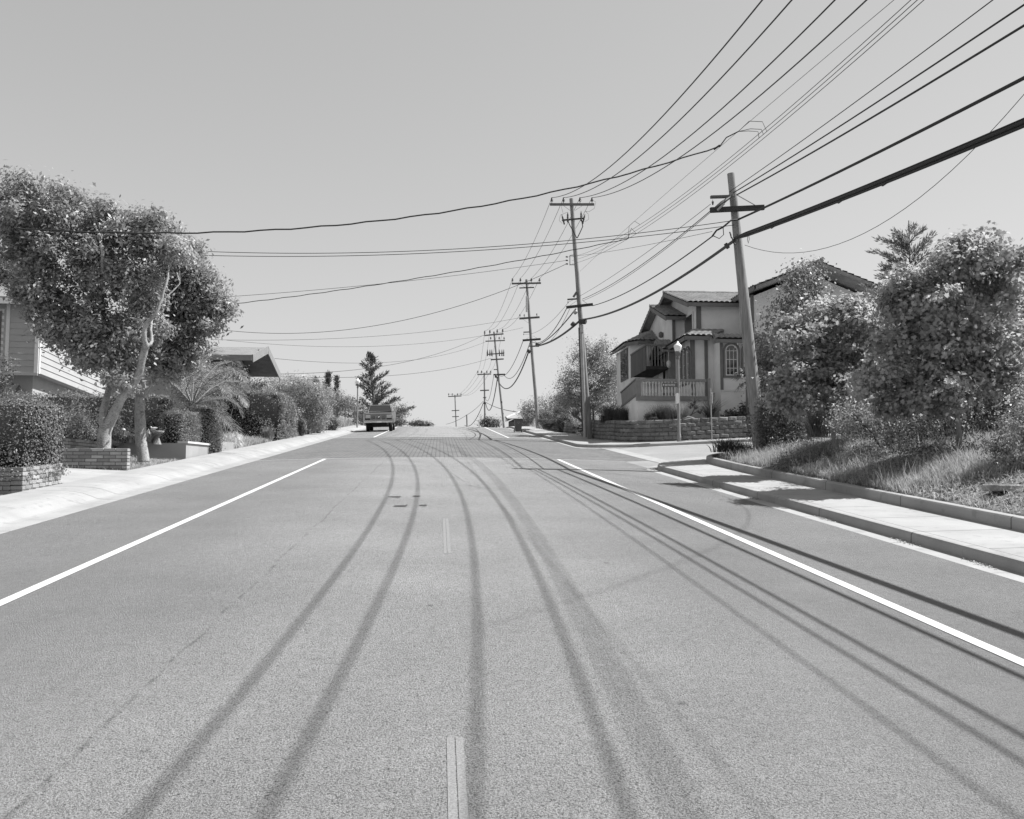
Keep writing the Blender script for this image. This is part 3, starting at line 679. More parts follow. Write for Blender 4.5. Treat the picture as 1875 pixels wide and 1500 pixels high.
b.beam(Vector((q.x, q.y, zb - .35)) - E2 * 0, Vector((q.x, q.y, zb - .35)) + E2 * 5.2, .06, .12); b.beam(Vector((q.x, q.y, zg)) , Vector((q.x, q.y, zb - .3)), .12, .06, up=tuple(E1)); gd = b.build('garage_frame', M_trimw, house)
b = MB(); q = Cb + E1 * .69 + E2 * 1.7; b.prism([Vector((q.x, q.y, zg)), Vector((q.x, q.y, zb - .42)), Vector((q.x, q.y, zb - .42)) + E2 * 5, Vector((q.x, q.y, zg)) + E2 * 5], E1 * .02); b.build('garage_door', M_dark, house)
b = MB(); q = Cb + E1 * .6 + E2 * .75; p = Vector((q.x, q.y, zb - .62)); b.tube([p + E1 * .1, p - E1 * .12 + UP * .04], .02, 6)
b.lathe(p - E1 * .12 - UP * .2, [(.03, 0), (.09, .04), (.10, .22), (.13, .24), (.06, .33), (.015, .42)], 8); b.build('coach_lamp', M_trimd, house)

# ---------------------------------------------------------------- gabled house farther up on the left
GX = -10.0; p0, pk, p1 = at(468, 657, 50), at(494, 641, 54.2), at(511, 690, 58.6)
ez, pz = p0.z, pk.z; gz = float(T(-11, 52)) - .5
h2 = empty('gabled_house', (-12, 50, gz), 'low house with a wide open gable eave showing above the round hedge', 'house')
b = MB()
for ya, yb in ((50.0, 54.3), (58.6, 54.3)):
    b.prism([Vector((GX, ya, ez)), Vector((-26, ya, ez)), Vector((-26, yb, pz)), Vector((GX, yb, pz))], UP * .16)
b.build('roof', M_shing, h2)
b = MB()
for ya, yb in ((50.0, 54.3), (58.6, 54.3)): b.beam((GX + .03, ya, ez + .02), (GX + .03, yb, pz + .02), .06, .42, up=(0, 0, 1))
b.build('bargeboard', M_rail, h2)
b = MB(); b.beam((GX, 50 - .03, ez + .05), (-26, 50 - .03, ez + .05), .06, .3); b.build('fascia', M_rail, h2)
b = MB(); obox(b, -26, -11.7, 51.2, 58, gz, ez - .02); b.prism([Vector((-11.7, 51.2, ez - .02)), Vector((-11.7, 58, ez - .02)), Vector((-11.7, 54.3, pz - .15))], (-14, 0, 0)); b.build('wall', M_side, h2)
b = MB()
for i in range(5): obox(b, -11.7, -11.62, 51.6, 57.6, ez - 1.6 + i * .42, ez - 1.6 + i * .42 + .2)
b.build('wall_plank', M_dark, h2)  # eave shadow on the gable siding is put into these dark strips
b = MB(); obox(b, -11.55, -11.3, 51.1, 51.35, gz, ez); b.build('corner_post', M_sidel, h2)
b = MB(); q = at(474, 645, 52.5); b.tube([q - UP * .2, q + UP * .15], .05, 8); b.build('vent_pipe', M_steel, h2)

# ---------------------------------------------------------------- big tile-roofed house on the corner
HG = float(T(14, 44))
H = empty('tile_roof_house', (13, 43, HG), 'large stucco house with tiled gables and arched windows above the block retaining wall', 'house')
def X_(x, Y): return at(x, 700, Y).x
def Z_(y, Y, x=1250): return at(x, y, Y).z
b = MB()
yF, yB, yU1, yU2, yG = 42.3, 43.4, 44.7, 47.0, 42.9
xB0, xA0 = X_(1267, yB), X_(1319.5, yF)
zE = Z_(622, 41.8, 1330); zEB = Z_(617, 43.0, 1290)
obox(b, xA0, xA0 + 10, yF, 46, HG - .6, zE)                # arched window wing
obox(b, xB0, xA0 + .5, yB, 52, HG - .6, zEB)             # middle wing
xU1 = X_(1279, yU1); zU1 = Z_(556, 44.2, 1290); obox(b, xU1, 22, yU1, 53, zEB - .3, zU1 + .05)
xU2 = X_(1232.5, yU2); zU2 = Z_(581, 46.6, 1235); obox(b, xU2, xU1 + .5, yU2, 53.5, zEB - 2.0, zU2 + .05)
yL = 50.3; xL0 = X_(1159, yL); zL = Z_(627, yL, 1165); obox(b, xL0 + .7, 13.5, yL, 56, HG - 1.2, zL)
b.prism([Vector((x, y, HG - 1.2)) for x, y in ((xL0 + .7, yL), (xL0, yL + .8), (xL0, 55), (xL0 + .7, 55))], UP * (zL - HG + 1.2))
xG0 = X_(1377, yG); zG = Z_(524, 41.6, 1372) - .25; gpx = X_(1508, 41.6); gpz = Z_(478, 41.6, 1508) - .1; xG1 = 2 * gpx - xG0
obox(b, xG0, xG1, yG, 54, HG, zG)
# gable infill
b.prism([Vector((xG0, yG, zG)), Vector((xG1, yG, zG)), Vector((gpx, yG, gpz - .2))], (0, 10, 0))
yP1 = 49.0; zP1 = Z_(533, 48.4, 1228); b.prism([Vector((xU1, yU1, zU1)), Vector((xU1, 2 * yP1 - yU1, zU1)), Vector((xU1, yP1, zP1 - .15))], (6, 0, 0))
yP2 = 50.0; zP2 = Z_(560, 49.6, 1199); b.prism([Vector((xU2, yU2, zU2)), Vector((xU2, 2 * yP2 - yU2, zU2)), Vector((xU2, yP2, zP2 - .15))], (3, 0, 0))
b.build('wall', M_stucco, H)
# vertical board grooves on the upper fronts are in the trim posts; the dark corner boards
b = MB()
def post(x, y, z0, z1, w=.14, d=.07): obox(b, x - w / 2, x + w / 2, y - d, y - .003, z0, z1)
post(xB0 + .07, yB, HG - .2, zEB - .02, .16); post(X_(1293.5, yB), yB, HG - .3, zEB - .02, .15); post(xA0 + .05, yF, Z_(714, yF, 1320), zE - .02, .13)
post(xU1 + .08, yU1, zEB + .2, zU1 - .02, .17); post(xU2 + .06, yU2, zEB - .5, zU2 - .02, .15); post(xG0 + .07, yG, zE + .5, zG + .1, .15)
obox(b, xU1 - .05, xU1 - .003, yU1 - .06, yU1 + .08, zEB + .2, zU1 - .02); obox(b, xB0 - .05, xB0 - .003, yB - .06, yB + .08, HG - .2, zEB - .02)
b.build('corner_board', M_trimd, H)
# tiled roofs
b = MB()
tile_plane(b, (xA0 - .35, 41.8, zE), (xA0 + 10, 41.8, zE), (xA0 - .1, 43.0, zE + .42), (xA0 + 10, 43.0, zE + .42))
xe = xB0 - .45
tile_plane(b, (xe, 42.9, zEB), (xA0 - .2, 42.9, zEB), (xe + 1.0, 44.75, zEB + .62), (xA0 + 1, 44.75, zEB + .62))
tile_plane(b, (xe, 51, zEB), (xe, 42.9, zEB), (xe + 1.4, 51, zEB + .62), (xe + 1.0, 44.75, zEB + .62))
obox(b, xA0 - .5, xA0 + 8, 42.95, 44.68, zE + .35, zE + .42)
b.build('lower_roof', M_tile, H)
def gable(x0, x1, ye, yp, z0, z1, nm):
    b = MB(); tile_plane(b, (x0, ye, z0), (x1, ye, z0), (x0, yp, z1), (x1, yp, z1)); tile_plane(b, (x1, 2 * yp - ye, z0), (x0, 2 * yp - ye, z0), (x1, yp, z1), (x0, yp, z1))
    b.tube([(x0 - .05, yp, z1 + .06), (x1, yp, z1 + .06)], .11, 8); r_ = b.build('roof', M_tile, H)
    b = MB(); b.beam((x0 + .02, ye, z0 - .10), (x0 + .02, yp, z1 - .10), .06, .20); b.beam((x0 + .02, 2 * yp - ye, z0 - .10), (x0 + .02, yp, z1 - .10), .06, .20)
    b.beam((x0, ye + .02, z0 - .06), (x1, ye + .02, z0 - .06), .07, .18); b.build('fascia', M_trimd, r_); return r_
gable(xU1 - .62, X_(1335, 44.2) + 4, 44.2, yP1, zU1 + .02, zP1, 1)
gable(xU2 - .45, xU1 + 1.2, 46.6, yP2, zU2 + .02, zP2, 2)
b = MB(); ze3 = Z_(523, 41.6, 1372)
xs3 = xG0 - .25; tile_plane(b, (xs3, 54, ze3 - .05), (xs3, 41.6, ze3 - .05), (gpx, 54, gpz + .05), (gpx, 41.6, gpz + .05)); tile_plane(b, (2 * gpx - xs3, 41.6, ze3 - .05), (2 * gpx - xs3, 54, ze3 - .05), (gpx, 41.6, gpz + .05), (gpx, 54, gpz + .05))
b.tube([(gpx, 41.5, gpz + .10), (gpx, 54, gpz + .10)], .13, 8); r3 = b.build('roof', M_tile, H)
b = MB(); b.beam((xs3 - .02, 41.63, ze3 - .12), (gpx, 41.63, gpz - .06), .06, .16, up=(0, 0, 1)); b.beam((2 * gpx - xs3, 41.63, ze3 - .12), (gpx, 41.63, gpz - .06), .06, .16); b.build('fascia', M_rail, r3)
b = MB(); b.beam((xs3 + .03, 41.6, ze3 - .1), (xs3 + .03, 45.6, ze3 - .1), .1, .2); b.build('gutter', M_trimd, r3)
# fascia of the lower roofs
b = MB(); b.beam((xA0 - .38, 41.82, zE - .06), (xA0 + 10, 41.82, zE - .06), .06, .17); b.beam((xe, 42.92, zEB - .07), (xA0 - .3, 42.92, zEB - .07), .06, .18); b.beam((xe + .03, 42.9, zEB - .08), (xe + .03, 51, zEB - .08), .06, .2)
b.build('eave_board', M_trimd, H)
# bay roof far left
b = MB(); xl = xL0 - .35; zl = zL + .02
tile_plane(b, (xl + .6, yL - .35, zl), (xl + 3.2, yL - .35, zl), (xl + 1.9, yL + 1.4, zl + .85), (xl + 3.2, yL + 1.4, zl + .85))
tile_plane(b, (xl, yL + .5, zl), (xl + .6, yL - .35, zl), (xl + 1.6, yL + 2, zl + .85), (xl + 1.9, yL + 1.4, zl + .85))
tile_plane(b, (xl, 55.3, zl), (xl, yL + .5, zl), (xl + 1.6, 55.3, zl + .85), (xl + 1.6, yL + 2, zl + .85))
br = b.build('bay_roof', M_tile, H)
b = MB(); b.beam((xl + .6, yL - .33, zl - .08), (xl + 3.2, yL - .33, zl - .08), .06, .18); b.beam((xl + .02, yL + .5, zl - .08), (xl + .62, yL - .33, zl - .08), .06, .18); b.build('fascia', M_trimd, br)
# porch gable
xp = 11.3; zpe, zpp = Z_(641, 46.3, 1219), Z_(623, 47.7, 1206)
b = MB(); tile_plane(b, (xp, 46.2, zpe), (xB0 + .1, 46.2, zpe), (xp, 47.8, zpp), (xB0 + .1, 47.8, zpp)); tile_plane(b, (xB0, 49.4, zpe), (xp, 49.4, zpe), (xB0, 47.8, zpp), (xp, 47.8, zpp)); pr = b.build('porch_roof', M_tile, H)
b = MB(); b.beam((xp + .02, 46.2, zpe - .06), (xp + .02, 47.8, zpp - .06), .06, .16); b.beam((xp + .02, 49.4, zpe - .06), (xp + .02, 47.8, zpp - .06), .06, .16); b.build('fascia', M_rail, pr)
b = MB(); obox(b, xp + .35, xB0 - .01, 46.45, 46.7, HG, zpe - .05); obox(b, xp + .35, xp + .55, 46.7, 46.95, HG, zpe - .05); b.prism([Vector((xp + .4, 46.4, zpe - .1)), Vector((xp + .4, 49.2, zpe - .1)), Vector((xp + .4, 47.8, zpp - .12))], (.1, 0, 0)); b.build('porch_wall', M_rail, H)
# creeper on the porch arch and a hanging lantern are separate plants / lamp (below)
# arched windows
def arch_window(cx, z0, z1, w, y, axis='x'):
    n = 10; r = w / 2; zc = z1 - r
    def loop(rr, zb_): return [(-rr, zb_)] + [(-rr * math.cos(math.pi * i / n), zc + rr * math.sin(math.pi * i / n)) for i in range(n + 1)] + [(rr, zb_)]
    def P(u, z, out): return Vector((cx + u, y - out, z)) if axis == 'x' else Vector((y - out, cx + u, z))
    def ring(ro, ri, d0, d1, m, nm, par):
        A, B = loop(ro, z0 - (ro - r)), loop(ri, z0 + (r - ri)); b = MB(); k = len(A)
        vs = [P(u, z, d1) for u, z in A] + [P(u, z, d1) for u, z in B] + [P(u, z, d0) for u, z in A] + [P(u, z, d0) for u, z in B]; fs = []
        for i in range(k):
            j = (i + 1) % k; fs += [(i, j, k + j, k + i), (i, 2 * k + i, 2 * k + j, j), (k + i, k + j, 3 * k + j, 3 * k + i)]
        b.add(vs, fs); return b.build(nm, m, par)
    f = ring(r + .10, r, .003, .07, M_trimd, 'window_frame', H); ring(r, r - .05, .003, .05, M_trimw, 'sash', f)
    b = MB(); A = loop(r - .05, z0 + .05); b.prism([P(u, z, .02) for u, z in A], P(0, 0, .004) - P(0, 0, .02) if False else (P(0, 0, .003) - P(0, 0, .02))); b.build('pane', M_glass, f)
    b = MB()
    for zz in np.linspace(z0 + .35, zc, 3): b.add([P(-r + .05, zz - .012, .028), P(r - .05, zz - .012, .028), P(r - .05, zz + .012, .028), P(-r + .05, zz + .012, .028)], [(0, 1, 2, 3)])
    for uu in (-w * .15, w * .15): b.add([P(uu - .012, z0 + .05, .030), P(uu + .012, z0 + .05, .030), P(uu + .012, zc + .1, .030), P(uu - .012, zc + .1, .030)], [(0, 1, 2, 3)])
    b.build('muntin', M_trimw, f)
zw0, zw1 = Z_(688, yF, 1340), Z_(631, yF, 1340)
for x in (1340, 1373, 1405): arch_window(X_(x, yF), zw0, zw1, .60, yF)
for yy in (43.95, 44.65, 45.35): arch_window(yy, Z_(700, 44, 1262), Z_(641, 44.6, 1255), .42, xB0, 'y')
# small upper window on the street side of the upper block
b = MB(); zz0, zz1 = Z_(612, 46.4, 1265), Z_(581, 46.4, 1265); obox(b, xU1 - .06, xU1 - .003, 45.35, 47.0, zz0 - .1, zz1 + .1); f = b.build('window_frame', M_trimw, H)
b = MB(); obox(b, xU1 - .075, xU1 - .062, 45.5, 46.85, zz0, zz1); b.build('pane', M_glass, f)
b = MB(); obox(b, xU2 - .06, xU2 - .003, 49.4, 50.5, zz0 - 1.4, zz1 - .9); f = b.build('window_frame', M_trimd, H); b = MB(); obox(b, xU2 - .075, xU2 - .062, 49.5, 50.4, zz0 - 1.3, zz1 - 1.0); b.build('pane', M_glass, f)
b = MB(); q = (xU2 - .12, 49.0, Z_(612, 49, 1210)); b.tube([q, (xU2, 49, q[2] - .1)], .03, 6); b.lathe((q[0], q[1], q[2] - .2), [(.05, 0), (.13, .06), (.13, .25), (.05, .33)], 8); b.build('wall_lamp', M_trimd, H)
# bay windows
b = MB(); zb0, zb1 = Z_(656, yL, 1175), Z_(628, yL, 1175); obox(b, xL0 + .9, xL0 + 2.0, yL - .06, yL - .003, zb0 - .6, zb1 - .05); f = b.build('window_frame', M_trimw, H)
b = MB(); obox(b, xL0 + 1.0, xL0 + 1.42, yL - .075, yL - .062, zb0 - .5, zb1 - .13); obox(b, xL0 + 1.48, xL0 + 1.9, yL - .075, yL - .062, zb0 - .5, zb1 - .13); b.build('pane', M_glass, f)
b = MB(); obox(b, xL0 - .06, xL0 - .003, yL + 1.2, yL + 3.2, zb0 - 1.0, zb1 - .1); f = b.build('window_frame', M_trimd, H); b = MB(); obox(b, xL0 - .075, xL0 - .062, yL + 1.3, yL + 3.1, zb0 - .9, zb1 - .2); b.build('pane', M_glass, f)
# gutters' crooked downpipes
for pts in ([(1178.5, 617, 50), (1180, 622, 50), (1191, 626, 49.9), (1193, 634, 49.9), (1193, 690, 49.9)], [(1250, 632, 45.4), (1251, 638, 45.2), (1263, 642, 43.3), (1266, 650, 43.3)]):
    b = MB(); b.tube([at(*p) for p in pts], .045, 6); b.build('downpipe', M_trimd, H)
# balcony: solid boards to the street, open rail on the near side
xb = 10.5; zb0, zb1 = Z_(671, 46.6, 1190), Z_(632, 46.6, 1189)
b = MB(); obox(b, xb, 11.65, 46.5, 50.2, zb0 - .16, zb0); b.build('balcony_floor', M_dark, H)
b = MB()
for i in range(13): obox(b, xb - .03, xb - .003, 46.5 + i * .285, 46.5 + i * .285 + .27, zb0 - .2, zb1 - .06)
obox(b, xb, xb + .02, 46.5, 50.2, zb0, zb1 - .06); bal = b.build('balcony_front', M_plank, H)
b = MB(); obox(b, xb - .06, xb + .06, 46.44, 50.2, zb1 - .055, zb1 + .02); obox(b, xb + .06, 11.7, 46.44, 46.56, zb1 - .055, zb1 + .02); b.build('balcony_rail', M_trimd, H)
b = MB()
for i in range(7): obox(b, xb + .12 + i * .16, xb + .16 + i * .16, 46.48, 46.52, zb0, zb1 - .055)
b.build('balcony_bars', M_rail, H)
# patio with turned balusters
yP = 41.9; xp0, xp1 = X_(1167, yP), X_(1293, yP); zr0, zr1 = Z_(728, yP, 1230), Z_(695, yP, 1230)
b = MB(); obox(b, xp0, xp1 + .3, yP + .02, yB - .003, HG - .9, zr0 - .15); b.prism([Vector((xp0, yB - .003, HG - .9)), Vector((xp0, yB + 4, HG - .9)), Vector((xp0 + .3, yB + 4, HG - .9)), Vector((xp0 + .3, yB - .003, HG - .9))], UP * (zr0 - .15 - HG + .9)); b.build('patio_base', M_stucco, H)
b = MB(); obox(b, xp0 - .05, xp1 + .32, yP - .08, yP + .14, zr0 - .15, zr0 + .06); obox(b, xp0 - .05, xp1, yP - .07, yP + .11, zr1 - .10, zr1 + .02); obox(b, xp0 - .04, xp0 + .16, yP - .05, yP + .10, zr0 + .06, zr1 - .10); post(xp1 + .1, yP - .09, zr0 - .5, zr1 + .05, .12)
brl = b.build('balustrade', M_rail, H)
nb = 20; zz = zr0 + .06; hh = zr1 - .10 - zz
for i in range(nb):
    b = MB(); x = xp0 + .28 + (xp1 - xp0 - .42) * i / (nb - 1)
    b.lathe((x, yP + .02, zz), [(.058, 0), (.058, .05 * hh), (.03, .14 * hh), (.062, .30 * hh), (.055, .42 * hh), (.028, .72 * hh), (.03, .82 * hh), (.05, .88 * hh), (.058, .93 * hh), (.058, hh)], 10); b.build('baluster', M_balu, brl)
# solid stair rail running down behind to the left
b = MB(); A1, A2 = at(1165, 695, yP + .2), at(1137, 720, 48.5); B1, B2 = at(1166, 723, yP + .2), at(1139, 744, 48.5)
b.prism([A1, B1, B2, A2], (.14, 0, 0)); b.build('stair_wall', M_rail, H)
b = MB(); b.beam(A1 + Vector((.07, 0, .03)), A2 + Vector((.07, 0, .03)), .22, .07); b.beam(B1 + Vector((-.02, 0, .0)), B2 + Vector((-.02, 0, 0)), .05, .10); b.build('stair_rail', M_trimd, H)
b = MB(); b.prism([B1, Vector((B1.x, B1.y, HG - 1)), Vector((B2.x, B2.y, HG - 1)), B2], (.14, 0, 0)); b.build('stair_base', M_stucco, H)
# base ledge under the arched windows
b = MB(); obox(b, xA0 - .1, xA0 + 10, yF - .05, yF - .003, HG - .5, Z_(753, yF, 1340)); obox(b, xA0 + .0, xA0 + 10, yF - .04, yF - .003, Z_(716, yF, 1340), Z_(713, yF, 1340)); b.build('wall_ledge', M_stucco, H)
b = MB(); q = at(1224.5, 661, 45.6); b.tube([q, q + UP * .45], .015, 5); b.lathe(q - UP * .35, [(.03, 0), (.1, .05), (.12, .28), (.04, .38)], 8); b.build('hanging_lantern', M_balu, H)
b = MB(); obox(b, xp + .6, xB0, 48.6, 48.7, HG, zpe - .3); b.build('front_door', M_dark, H)

# ---------------------------------------------------------------- house at the right edge
Y4 = 27.0
b = MB(); p1_, p2_ = at(1846, 470, Y4), at(1905, 440, Y4); hg4 = float(T(p1_.x, Y4)) - .4
h4 = empty('plank_house', (p1_.x + 2, Y4, hg4), 'house corner with vertical boards cut off by the right edge of the picture', 'house')
xr = p1_.x + 9; b.prism([Vector((p1_.x + .5, Y4 + .3, hg4)), Vector((xr, Y4 + .3, hg4)), Vector((xr, Y4 + .3, p1_.z + 2.4)), Vector((p1_.x + .5, Y4 + .3, p1_.z - .1))], (0, 8, 0)); b.build('wall', M_stucco, h4)
b = MB(); b.prism([p1_, p1_ + Vector((9.5, 0, 3.2)), p1_ + Vector((9.5, 0, 3.35)), p1_ + Vector((0, 0, .16))], (0, 9, 0)); b.build('roof', M_tile, h4)
b = MB(); q1, q2 = at(1858, 552, Y4 - .4), at(1930, 535, Y4 - .4); tile_plane(b, q1, q1 + Vector((6, 0, 0)), q1 + Vector((.3, .7, .35)), q1 + Vector((6, .7, .35))); b.build('lower_roof', M_tile, h4)
b = MB(); b.beam(q1 - UP * .08, q1 + Vector((6, 0, -.08)), .05, .16); b.build('fascia', M_trimd, h4)
b = MB()
for i in range(24): obox(b, p1_.x + .8 + i * .3, p1_.x + .83 + i * .3, Y4 + .27, Y4 + .3 - .002, hg4 + 1, p1_.z + i * .09)
b.build('batten', M_stucco, h4)

# ---------------------------------------------------------------- tiled gable at the crest on the right
Y5 = 92.; b = MB(); q0, q1, q2 = at(926, 768, Y5), at(958, 754.5, Y5 + 6), at(985, 754, Y5 + 8)
g5 = min(float(T(q0.x, Y5)), float(T(12, 99))) - 1
h5 = empty('crest_house', (q1.x, Y5, g5), 'little low house with a white-edged tile gable at the crest, behind the trash bin', 'house')
b.prism([q0, q1, q1 + Vector((9, 0, 0)), q0 + Vector((9, 0, 0))], UP * .1); b.build('roof', M_tile, h5)
b = MB(); b.beam(q0 - UP * .12, q1 - UP * .12, .10, .22); b.beam(q1 - UP * .12, q1 + Vector((3, .0, -.12)), .1, .2); b.build('bargeboard', M_trimw, h5)
b = MB()
for i in range(16): p = q0.lerp(q1, (i + .5) / 16); b.lathe(p + UP * .1, [(.16, 0), (.16, .12), (.08, .2)], 7)
for i in range(5): b.lathe(q1 + Vector((.3 + i * .6, 0, .1)), [(.16, 0), (.16, .12), (.08, .2)], 7)
b.build('ridge_tile', M_balu, h5)
b = MB(); b.prism([q0 + Vector((.3, .3, -.2)), q1 + Vector((.3, 0, -.2)), Vector((q1.x + .3, q1.y, g5)), Vector((q0.x + .3, q0.y + .3, g5))], (7, 0, 0)); b.build('wall', M_plank, h5)

# ---------------------------------------------------------------- split-face retaining wall on the corner
def block_wall(name, path, z0f, nc, ch, bl, label, setback=.02, hf=None):
    b = MB(); q = random.Random(11)
    seg = [0.0]
    for i in range(1, len(path)): seg.append(seg[-1] + (Vector(path[i]) - Vector(path[i - 1])).length)
    def pt(s):
        s = min(max(s, 0), seg[-1] - 1e-4); i = 0
        while seg[i + 1] < s: i += 1
        a, c = Vector(path[i]), Vector(path[i + 1]); t = (c - a).normalized(); return a + t * (s - seg[i]), t
    for c in range(nc):
        s = (c % 2) * bl / 2
        while s < seg[-1]:
            L = bl * q.uniform(.93, 1.0); p, t = pt(s + L / 2); n = Vector((t.y, -t.x)); hmax = hf(p.x, p.y) if hf else 9
            if (c + .6) * ch <= hmax:
                o_ = p + n * (c * setback); z = z0f(p.x, p.y) + c * ch; w = L / 2; dd = .32; k = q.uniform(.02, .06)
                t3, n3 = Vector((t.x, t.y, 0)), Vector((n.x, n.y, 0)); base = Vector((o_.x, o_.y, z)); g_ = .006
                fr = [base - t3 * w + UP * g_, base + t3 * w + UP * g_, base + t3 * w + UP * (ch - g_), base - t3 * w + UP * (ch - g_)]
                bk = [v + n3 * dd for v in fr]; mid = [base - n3 * k + t3 * (w * u * q.uniform(.4, .7)) + UP * (ch * v) for u, v in ((-1, .28), (1, .28), (1, .75), (-1, .75))]
                mid = [m_ + n3 * q.uniform(-.012, .02) for m_ in mid]
                b.add(fr + bk + mid, [(8, 9, 10, 11), (0, 1, 9, 8), (1, 2, 10, 9), (2, 3, 11, 10), (3, 0, 8, 11), (1, 5, 6, 2), (3, 2, 6, 7), (0, 3, 7, 4)])
            s += bl
    o = b.build(name, M_block, None, loc=(path[0][0], path[0][1], z0f(*path[0]))); return tag(o, label, 'wall')
wp = [(26, 40.2), (20, 40.2), (10.75, 40.2)] + arc(10.75, 42.8, 2.6, 270, 180, 10)[1:] + [(8.15, 49), (8.15, 52.6), (8.6, 55.5), (10, 57)]
block_wall('retaining_wall', [wp[i] for i in range(len(wp))], lambda x, y: float(ZB(x, y)) + .03, 6, .185, .42, 'curved retaining wall of split-face blocks round the street corner',
           hf=lambda x, y: 1.15 if y < 51 else 1.15 - (y - 51) * .16)
block_wall('retaining_wall', [(11.5, 60), (8.6, 60), (8.25, 61), (8.2, 63), (8.2, 74)], lambda x, y: float(ZB(x, y)) + .03, 4, .185, .42, 'short low retaining wall of split-face blocks beyond the driveway, under clipped shrubs', hf=lambda x, y: .75)

# ---------------------------------------------------------------- brick and stucco garden walls on the left
def brick_wall(b, mb_, p, d, L, z0, z1, zslope=0.0, th=.2, bl=.29, ch=.085, cap=True):
    """courses of single bricks on both visible faces; core of mortar in mb_"""
    d = Vector(d).normalized(); n = Vector((d.y, -d.x, 0)); q = random.Random(int(L * 100)); p = Vector(p); c = 0; z = z0
    rot = Matrix((d, Vector((-d.y, d.x, 0)), UP)).transposed()
    while z < z1 - .02:
        s = -(c % 2) * bl / 2
        while s < L:
            a, e = max(s, 0), min(s + bl, L)
            if e - a > .03:
                m_ = p + d * ((a + e) / 2) + n * q.uniform(-.004, .004); zz = z + zslope * (a + e) / 2
                b.box((m_.x, m_.y, zz + ch / 2), (e - a - .014, th + .012, ch - .016), rot)
            s += bl
        z += ch; c += 1
    p = p + d * .03; L = L - .06; mb_.prism([Vector((p.x, p.y, z0 - .4)) - n * th / 2 * 1, Vector((p.x, p.y, z0 - .4)) + n * th / 2, Vector((p.x, p.y, z1 - .012)) + n * th / 2, Vector((p.x, p.y, z1 - .012)) - n * th / 2], d * L + UP * zslope * L)
def walled(name, label, segs, loc):
    root = empty(name, loc, label, 'wall'); b = MB(); m_ = MB()
    for s_ in segs: brick_wall(b, m_, *s_)
    m_.build('mortar_core', M_mort, root); b.build('brickwork', M_brick, root, bevel=.006); return root
zp = float(zr(17.8)) + .05
walled('brick_planter', 'low brick planter under the nearest clipped hedge at the driveway', [((-7.72, 17.694, 0), (0, 1, 0), 1.75, zp - .06, zp + .42, .07), ((-7.82, 17.8, 0), (-1, 0, 0), 3.4, zp - .06, zp + .42), ((-7.82, 19.4, 0), (-1, 0, 0), 3.4, zp + .06, zp + .54)], (-7.7, 17.8, zp))
zq = float(zr(23.5)) + .05
walled('brick_wall', 'low brick wall in front of the forked tree trunk beside the driveway', [((-7.62, 23.52, 0), (-1, 0, 0), 3.5, zq - .04, zq + .52)], (-7.6, 23.52, zq))
walled('brick_wall', 'second brick wall behind the first, its lit face running back left of the forked trunk', [((-9.75, 24.2, 0), (.04, 1, 0), 3.4, zq + .1, at(120, 803, 24.2).z, .0)], (-9.75, 24.2, zq))
s0 = at(340, 843, 28.7); zs = s0.z - .05; s1 = at(382, 832, 31.9); zT = at(340, 811.5, 28.7).z
root = empty('stucco_planter_wall', (s0.x, s0.y, zs), 'long rough grey garden wall with a pale cap below the cube hedge', 'wall')
b = MB(); dr = (Vector((s1.x, s1.y, 0)) - Vector((s0.x, s0.y, 0))); b.prism([Vector((s0.x, s0.y, zs - .3)), Vector((-13, 28.7, zs - .3)), Vector((-13, 28.95, zs - .3)), Vector((s0.x + dr.x * .08 - .02, 28.95, zs - .3))], UP * (zT - zs + .3))
b.prism([Vector((s0.x, s0.y, zs - .3)), Vector((s0.x, s0.y, zT)), Vector((s1.x, s1.y, zT + .06)), Vector((s1.x, s1.y, zs + .05))], (-.22, .02, 0)); b.build('wall_body', M_wall2, root)
b = MB(); b.beam(Vector((s0.x - .1, s0.y, zT + .03)), Vector((s1.x - .1, s1.y, zT + .09)), .3, .06); b.build('wall_cap', M_balu, root)
s0 = at(380, 829, 33.5); b = MB(); q1 = at(460, 820, 37.5); b.prism([Vector((-7.9, 33.6, s0.z - .3)), Vector((-7.9, 37.8, q1.z - .3)), Vector((-7.9, 37.8, q1.z + .18)), Vector((-7.9, 33.6, s0.z + .42))], (-.2, 0, 0)); b.prism([Vector((-7.9, 33.6, s0.z - .3)), Vector((-10.5, 33.6, s0.z - .3)), Vector((-10.5, 33.6, s0.z + .42)), Vector((-7.9, 33.6, s0.z + .42))], (0, .2, 0))
tag(b.build('garden_wall', M_wall2, None, loc=(-7.9, 33.6, s0.z)), 'low smooth garden wall under the drooping palm frond', 'wall')
